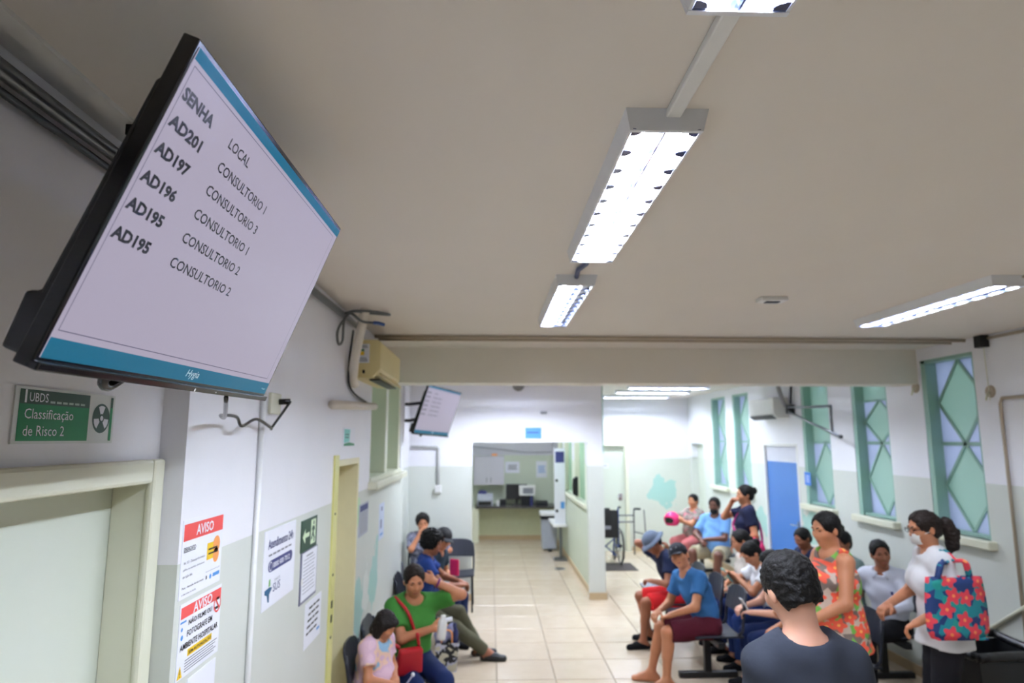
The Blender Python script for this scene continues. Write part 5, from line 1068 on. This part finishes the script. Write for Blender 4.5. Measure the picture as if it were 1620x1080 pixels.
# seated man in white shirt on the right bench
def collar(I):
    nb, f, r, u = I['nb'], I['sf'], I['sr'], I['up'](1.); m = cloth('white_shirt', (206, 210, 224))
    for q in (-1, 1): MB().sheet([[nb + r*q*.075 - f*.02 + u*.035, nb + r*q*.06 + f*.055 + u*.02, nb + r*q*.02 + f*.085 - u*.0], [nb + r*q*.10 - f*.02 + u*.005, nb + r*q*.095 + f*.06 - u*.015, nb + r*q*.06 + f*.095 - u*.06]], .005*q).build('collar', m, I['body'], smooth=True)
    MB().obox(I['chest'] + f*.14 - r*.09, (.02, .01, .03), r, f, u).build('pocket_mark', m_navy, I['body'])
person('person', 'seated man in white button shirt looking at the camera by the right wall', (3.60, 6.02, .52), 196, 1.65, lean=8, twist=24, head=(34, 2, 0), armL=((-.18, .32, .66), (-.8, -.6, -.2)), armR=((.16, .33, .66), (.8, -.6, -.2)), skin='brown', hair='short', top=cloth('white_shirt', (206, 210, 224)), sleeve=1.45, bottom=blackc, shoe=blackc, vox=.013, extra=collar, neck=.07)
person('person', 'seated person with black hair mostly hidden behind the floral woman and white shirt man', (3.58, 6.66, .52), 190, 1.63, lean=4, head=(10, 4, 0), skin='brown', hair='short', top=cloth('teal_grey_cotton', (110, 130, 128)), bottom=blackc, shoe=blackc, vox=.016)
person('person', 'seated person in navy of whom only hair shows left of the floral woman', (3.56, 7.30, .52), 190, 1.54, lean=12, head=(6, 10, 0), skin='brown', hair='short', top=cloth('navy_cotton', (36, 44, 72)), bottom=djeans, shoe=blackc, vox=.017)
# two men on the middle bench
def capman(I):
    cap(I, mat('navy_cap', (30, 34, 46), .8)); Q = I['Q']
    MB().ell(Q(0, .088, -.048), np.array([.024, .006, .005])*I['s'], 10, 6, I['A']).build('moustache', m_hairb, I['body'], smooth=True); MB().ell(Q(0, .070, -.092), np.array([.026, .014, .014])*I['s'], 10, 6, I['A']).build('beard', m_hairb, I['body'], smooth=True)
    lb = Board('x', Q(-.04, .100, .075), I['hr'], norm(I['hu']*.8 - I['hf']*.6), .08, .03, '', '', None, th=.004, parent=I['body']); lb.rect('cap_badge', m_inkg, .1, .2, .9, .8); lb.done()
person('person', 'seated man in blue T-shirt and dark cap with maroon shorts', (1.96, 6.13, .52), 182, 1.63, lean=24, side=3, twist=18, head=(42, -18, 0), armL=((-.14, .36, .62), (-.9, -.3, -.3)), armR=((.06, .42, .60), (.8, -.4, -.4)), legL=((-.12, .42, .075), (-.1, 1, .9)), legR=((.08, .50, .075), (.1, 1, .9)), skin='tan', hair='cap', top=cloth('blue_cotton', (58, 112, 168)), sleeve=.62, bottom=cloth('maroon_shorts', (84, 26, 40)), cutleg=.95, vox=.012, extra=capman, shoe=None, g=1.02)
def hatman(I): cap(I, cloth('grey_hat', (104, 116, 134)), True)
person('person', 'seated man in grey bucket hat, navy shirt and red shorts', (2.02, 7.22, .52), 178, 1.61, lean=26, twist=8, head=(10, 14, 0), armL=((-.08, .30, .66), (-.9, -.4, -.3)), armR=((.12, .19, 1.02), (.7, .7, -.7)), legL=((-.14, .42, .075), (-.3, 1, .9)), legR=((.14, .30, .075), (.2, 1, .9)), skin='brown', hair='bucket', top=cloth('navy_shirt', (34, 42, 72)), sleeve=.6, bottom=cloth('red_shorts', (214, 40, 44)), cutleg=.92, vox=.014, extra=hatman, shoe=blackc)
# row of women with phones
person('person', 'seated woman with hair bun in white top and jeans holding a phone', (2.76, 6.50, .52), 174, 1.56, lean=18, twist=6, head=(4, 24, 0), armL=((-.02, .36, .82), (-.9, -.5, -.5)), armR=((.06, .42, .84), (.8, -.5, -.5)), skin='tan', hair='bun', top=cloth('white_blouse', (224, 226, 230)), sleeve=.6, bottom=jeans, shoe=blackc, female=True, vox=.013)
phone('mobile_phone', (2.31, 6.54, .84), (0, 1, 0), (-.6, 0, .8), 'phone in a teal case held by the woman in the white top', mat('teal_case', (120, 190, 180), .4))
person('person', 'seated woman with dark hair behind the woman with the bun', (2.76, 7.02, .52), 176, 1.57, lean=10, head=(0, 8, 0), skin='tan', hair='lowbun', top=cloth('cream_cotton', (214, 206, 196)), bottom=djeans, shoe=blackc, female=True, vox=.015)
person('person', 'seated woman in black top and dark jeans holding a white phone', (2.66, 5.90, .52), 176, 1.56, lean=14, head=(0, 22, 0), armL=((-.06, .37, .66), (-.9, -.5, -.5)), armR=((.08, .40, .68), (.8, -.5, -.5)), skin='light', hair='lowbun', top=blackc, bottom=djeans, shoe=blackc, female=True, vox=.013)
phone('mobile_phone', (2.24, 5.92, .70), (0, 1, 0), (-.5, 0, .85), 'white phone held by the woman in the black top', m_wht)
person('person', 'seated person in light blue jeans mostly hidden by the foreground man', (2.68, 5.34, .52), 176, 1.52, lean=10, head=(0, 15, 0), armL=((-.04, .36, .64), (-.9, -.5, -.5)), armR=((.10, .38, .64), (.8, -.5, -.5)), skin='tan', hair='short', top=cloth('grey_cotton', (130, 128, 132)), bottom=ljeans, shoe=blackc, vox=.015)
k = thing('backpack', (2.38, 7.46, 0), 'black backpack with teal pocket behind the man in blue', 'bag')
F = Field(); F.ell((2.38, 7.46, .31), np.eye(3), np.array([.19, .14, .30]), .03); V, Fc = F.mesh(.015, zmin=.03); link('body', V, Fc, mat('black_nylon', (20, 20, 24), .6, bump=.5, bscale=14), k, smooth=True)
MB().ell((2.40, 7.42, .60), (.10, .07, .04)).build('teal_pouch', mat('teal_cloth', (70, 190, 180), .7), k, smooth=True)
MB().tube(cat_rom([(2.28, 7.36, .34), (2.22, 7.32, .46), (2.28, 7.32, .58), (2.38, 7.35, .58)], 5), .016, 6).build('strap', mat('grey_strap', (96, 100, 106), .7), k, smooth=True)
# far group
person('person', 'seated bearded man in light blue polo shirt and khaki shorts', (3.42, 10.05, .52), 226, 1.71, lean=2, head=(8, 2, 0), armL=((.02, .26, .68), (-.9, -.3, -.3)), armR=((.10, .30, .66), (.9, -.3, -.3)), g=1.25, skin='dark', hair='short', top=cloth('sky_blue_cotton', (122, 170, 228)), sleeve=.75, bottom=cloth('khaki_shorts', (170, 160, 134)), cutleg=.95, shoe=blackc, vox=.018, extra=lambda I: MB().ell(I['Q'](0, .06, -.075), np.array([.058, .045, .050]), 12, 8, I['A']).build('beard', m_hairb, I['body'], smooth=True), legL=((-.16, .44, .075), (-.4, 1, .9)), legR=((.16, .44, .075), (.4, 1, .9)))
person('person', 'seated woman in grey patterned blouse and pink trousers holding a pink helmet', (3.48, 11.25, .52), 206, 1.59, lean=3, head=(14, 2, 0), armL=((.06, .32, .80), (-.9, -.3, -.3)), armR=((.02, .34, .84), (.9, -.3, -.3)), g=1.25, skin='tan', hair='lowbun', top=blotchmat('grey_pattern', [(120, 116, 112), (160, 150, 140), (96, 92, 90), (206, 120, 130)], 22), sleeve=.7, bottom=cloth('pink_trousers', (196, 112, 112)), shoe=blackc, female=True, vox=.018, legL=((-.14, .44, .075), (-.3, 1, .9)))
def helmet(c, f, label, grp='pink motorcycle helmets'):
    c = np.array(c, float); f = norm(f); k = thing('motorcycle_helmet', tuple(c - [0, 0, .12]), label, 'helmet', grp); r = np.cross(f, [0, 0, 1.]); A = np.stack([r, f, [0, 0, 1.]])
    F = Field(); F.ell(c, A, (.125, .145, .13), .02); F.ell(c + f*.13 - np.array([0, 0, .01]), A, (.10, .08, .05), .01, cut=True); F.ell(c - np.array([0, 0, .15]), A, (.10, .11, .08), .01, cut=True); V, Fc = F.mesh(.011); link('shell', V, Fc, mat('pink_shell', (226, 48, 116), .2), k, smooth=True)
    MB().sheet([[c + r*.112*math.sin(a) + f*.128*math.cos(a) + np.array([0, 0, z]) for a in np.linspace(-1.1, 1.1, 11)] for z in (-.05, .0, .04)], .003).build('visor', m_blkg, k, smooth=True)
helmet((3.04, 11.12, .82), (-.7, -.7, 0), 'pink helmet on the lap of the far seated woman')
helmet((2.93, 7.46, .93), (-.9, .3, 0), 'pink helmet held by the standing woman in navy')
def strap(I):
    P = [I['sh'][1] + np.array([0, 0, .07]), I['chest'] + I['f']*.16 + I['r']*.02, I['chest'] + I['f']*.15 - I['r']*.10 - [0, 0, .1]]; Q = [I['sh'][1] + np.array([0, 0, .07]), I['chest'] - I['f']*.13 + I['r']*.02, I['pel'] - I['f']*.13 - I['r']*.14]
    MB().tube(cat_rom(P, 4), .014, 6).build('bag_strap', mat('magenta_strap', (170, 40, 110), .7), I['body'], smooth=True); MB().tube(cat_rom(Q, 4), .014, 6).build('bag_strap', mat('magenta_strap', (0, 0, 0)), I['body'], smooth=True)
person('person', 'standing woman in navy T-shirt and jeans with magenta strap by the blue door', (3.0, 7.72, .88), 168, 1.58, lean=0, head=(10, 4, 0), armL=((-.14, .14, .96), (-.6, -.8, -.2)), armR=((.03, .17, 1.40), (.7, .3, -.9)), skin='tan', hair='bun', top=cloth('dark_navy_cotton', (28, 32, 58)), sleeve=.6, bottom=jeans, shoe=blackc, female=True, vox=.015, extra=strap, hem=.06)
# left side
def greenx(I):
    mr = mat('red_leather', (184, 24, 36), .45); a = I['sh'][1] + np.array([0, 0, .07]); c = I['pel'] + I['f']*.28 + I['r']*.12 + np.array([0, 0, .10])
    k = thing('shoulder_bag', tuple(c), 'red shoulder bag on the lap of the woman in green', 'bag'); u = norm(I['f']*.25 + K3_); r_ = norm(I['r']); n = np.cross(r_, u)
    MB().prism([c - r_*.10 - u*.10, c + r_*.10 - u*.10, c + r_*.085 + u*.08, c - r_*.085 + u*.08], -n*.06).build('body', mr, k, bevel=.015); MB().obox(c - n*.0 + u*.05, (.13, .012, .008), r_, u, n).build('zip', m_steel, k)
    F_ = I['sf']; pts = [c - r_*.07 + u*.08, c - r_*.05 + u*.16 + I['f']*.0, I['chest'] + F_*.175 + I['sr']*.02 - [0, 0, .06], I['chest'] + F_*.165 + I['sr']*.08 + [0, 0, .10], a + F_*.02]
    MB().tube(cat_rom(pts, 5), .013, 6).build('strap', mr, k, smooth=True); MB().tube(cat_rom([c + r_*.075 + u*.08, c + r_*.12 + u*.12 - I['f']*.10, I['pel'] + I['r']*.17 + [0, 0, .2]], 4), .013, 6).build('strap', mr, k, smooth=True)
    S_, E_, W_ = I['arms'][0]; d = norm(W_ - E_); w0 = W_ - d*.03; q1 = norm(np.cross(d, K3_)); q2 = np.cross(d, q1)
    MB().tube([w0 + (q1*math.cos(t) + q2*math.sin(t))*.032 for t in np.linspace(0, 2*math.pi, 15)[:-1]], .009, 6, closed=True).build('wristband', mat('purple_band', (120, 40, 110), .5), I['body'], smooth=True)
    S_, E_, W_ = I['arms'][1]; b0 = W_ + norm(W_ - E_)*.07 + np.array([.0, -.02, -.01]); k = thing('bottle', tuple(b0 - [0, 0, .07]), 'white bottle in the hand of the woman in green', 'bottle'); MB().lathe(b0 - [0, 0, .08], [(.030, 0), (.033, .02), (.034, .10), (.030, .13), (.018, .145), (.018, .165)], 16, (.1, 0, 1)).build('bottle_body', m_wht, k, smooth=True); MB().tube([b0 + [.02, 0, .05], b0 + [.08, 0, .06]], [.014, .016], 8).build('folded_paper', m_paper, k)
K3_ = np.array([0, 0, 1.])
person('person', 'seated woman in green T-shirt and jeans touching her hair', (-.60, 5.22, .52), -62, 1.59, lean=6, twist=-4, head=(-6, 14, 4), armL=((-.14, .12, 1.08), (-1.0, .45, -.7)), armR=((-.04, .32, .80), (.9, -.4, -.5)), g=1.05, skin='tan', hair='lowbun', hairm=m_hairbr, top=cloth('green_cotton', (66, 132, 56)), sleeve=.72, bottom=djeans, shoe=blackc, female=True, vox=.0115, extra=greenx, palmL=(.6, -.6, .2), palmR=(-.8, .1, 0), loose=.016, curlR=.9, neck=.085)
def girlx(I):
    S_, E_, W_ = I['arms'][1]; c = W_ + norm(W_ - E_)*.08; k = thing('toy_spoon', tuple(c), 'small pale stick in the hands of the little girl', 'stick'); MB().tube([c - [.02, 0, .03], c + [.05, -.02, .07]], .006, 6).build('stick', mat('lilac_plastic', (190, 190, 226), .4), k); MB().ell(c + [.053, -.021, .076], (.012, .008, .014)).build('tip', m_paper, k, smooth=True)
person('person', 'little girl in pale pink T-shirt with dark bobbed hair', (-.79, 4.62, .50), -22, 1.16, lean=10, head=(-6, 26, 0), armL=((.02, .20, .62), (-.8, -.4, -.4)), armR=((.08, .22, .60), (.8, -.4, -.4)), skin='tan', hair='bob', hairm=mat('dark_brown_hair', (26, 19, 18), .6, var=.4, scale=60, bump=.7, bscale=80, spec=.25), top=blotchmat('girl_print', [(226, 190, 206), (230, 196, 212), (222, 186, 206), (236, 200, 180), (150, 190, 220)], 7), sleeve=.6, bottom=blotchmat('lilac_print', [(176, 160, 214), (196, 180, 226), (160, 150, 206), (206, 196, 230)], 16), cutleg=.7, shoe=m_wht, vox=.011, extra=girlx, g=1.15)
person('person', 'person with black curly hair in blue shirt and olive trousers by the left wall', (-.70, 6.80, .52), 4, 1.65, lean=10, head=(-14, 6, 0), skin='brown', hair='afro', top=cloth('royal_blue_cotton', (36, 60, 122)), bottom=cloth('olive_cloth', (84, 82, 64)), shoe=m_blk, vox=.013, legL=((-.10, .60, .075), (-.1, 1, .8)), legR=((.06, .68, .075), (.1, 1, .8)), armL=((-.08, .40, .72), (-.9, -.3, -.3)), armR=((.10, .40, .72), (.9, -.3, -.3)))
person('person', 'smiling person in dark cap beside the curly-haired person', (-.70, 7.45, .52), -20, 1.59, lean=22, head=(-34, -4, 0), skin='tan', hair='cap', top=cloth('dark_teal_cotton', (36, 52, 66)), bottom=djeans, shoe=blackc, vox=.015, extra=lambda I: cap(I, mat('black_cap', (26, 26, 30), .8)))
o = MB().obox((-.36, 6.9, .86), (.11, .02, .16), norm([.8, -.5, 0]), norm([.5, .8, 0]), (0, 0, 1)).build('pink_pouch', mat('hot_pink_vinyl', (240, 50, 110), .4), bevel=.012); tag(o, 'hot pink pouch held beside the woman in green', 'pouch')
person('person', 'woman in grey printed blouse with hand on her mouth in the far left corner', (-.86, 8.66, .52), -80, 1.56, lean=6, head=(0, 6, 6), armR=((.05, .20, .98), (.5, .6, -.9)), armL=((-.18, .22, .72), (-.9, -.4, -.3)), skin='tan', hair='curly', top=blotchmat('grey_print', [(110, 112, 130), (150, 152, 176), (80, 84, 104), (176, 178, 200)], 16), sleeve=.9, bottom=blackc, shoe=blackc, female=True, vox=.015)
# bag with bottles by the olive legs
k = thing('carrier_bag', (-.40, 6.55, 0), 'striped carrier bag with a bottle on the floor by the olive trousers', 'bag')
mb = MB(); frustum(mb, ring(-.49, -.31, 6.48, 6.62, 0), ring(-.51, -.29, 6.46, 6.64, .26)); mb.add(ring(-.49, -.31, 6.48, 6.62, .0), [(3,2,1,0)]); mb.add(ring(-.51, -.29, 6.46, 6.64, .20), [(0,1,2,3)]); mb.build('body', blotchmat('carrier_print', [(206, 200, 180), (40, 40, 44), (196, 196, 214), (206, 200, 180)], 9), k)
F = Field(); F.ell((-.46, 6.55, .30), np.eye(3), (.07, .07, .08), .03); F.ell((-.36, 6.55, .34), np.eye(3), (.05, .05, .08), .03); V, Fc = F.mesh(.011, noise=lambda X, Y, Z: .006*np.sin(70*X)*np.sin(60*Z + 40*Y)); link('film_bundle', V, Fc, mat('lilac_film', (150, 154, 196), .25), k, smooth=True)
MB().lathe((-.33, 6.53, .18), [(.035, 0), (.037, .16), (.018, .21), (.017, .24)], 14).build('bottle', mat('bottle_dark', (44, 50, 96), .2), k, smooth=True)
for y in (6.47, 6.63): MB().tube(cat_rom([(-.45, y, .25), (-.44, y, .36), (-.36, y, .36), (-.35, y, .25)], 4), .008, 6).build('handle', m_oprint, k, smooth=True)
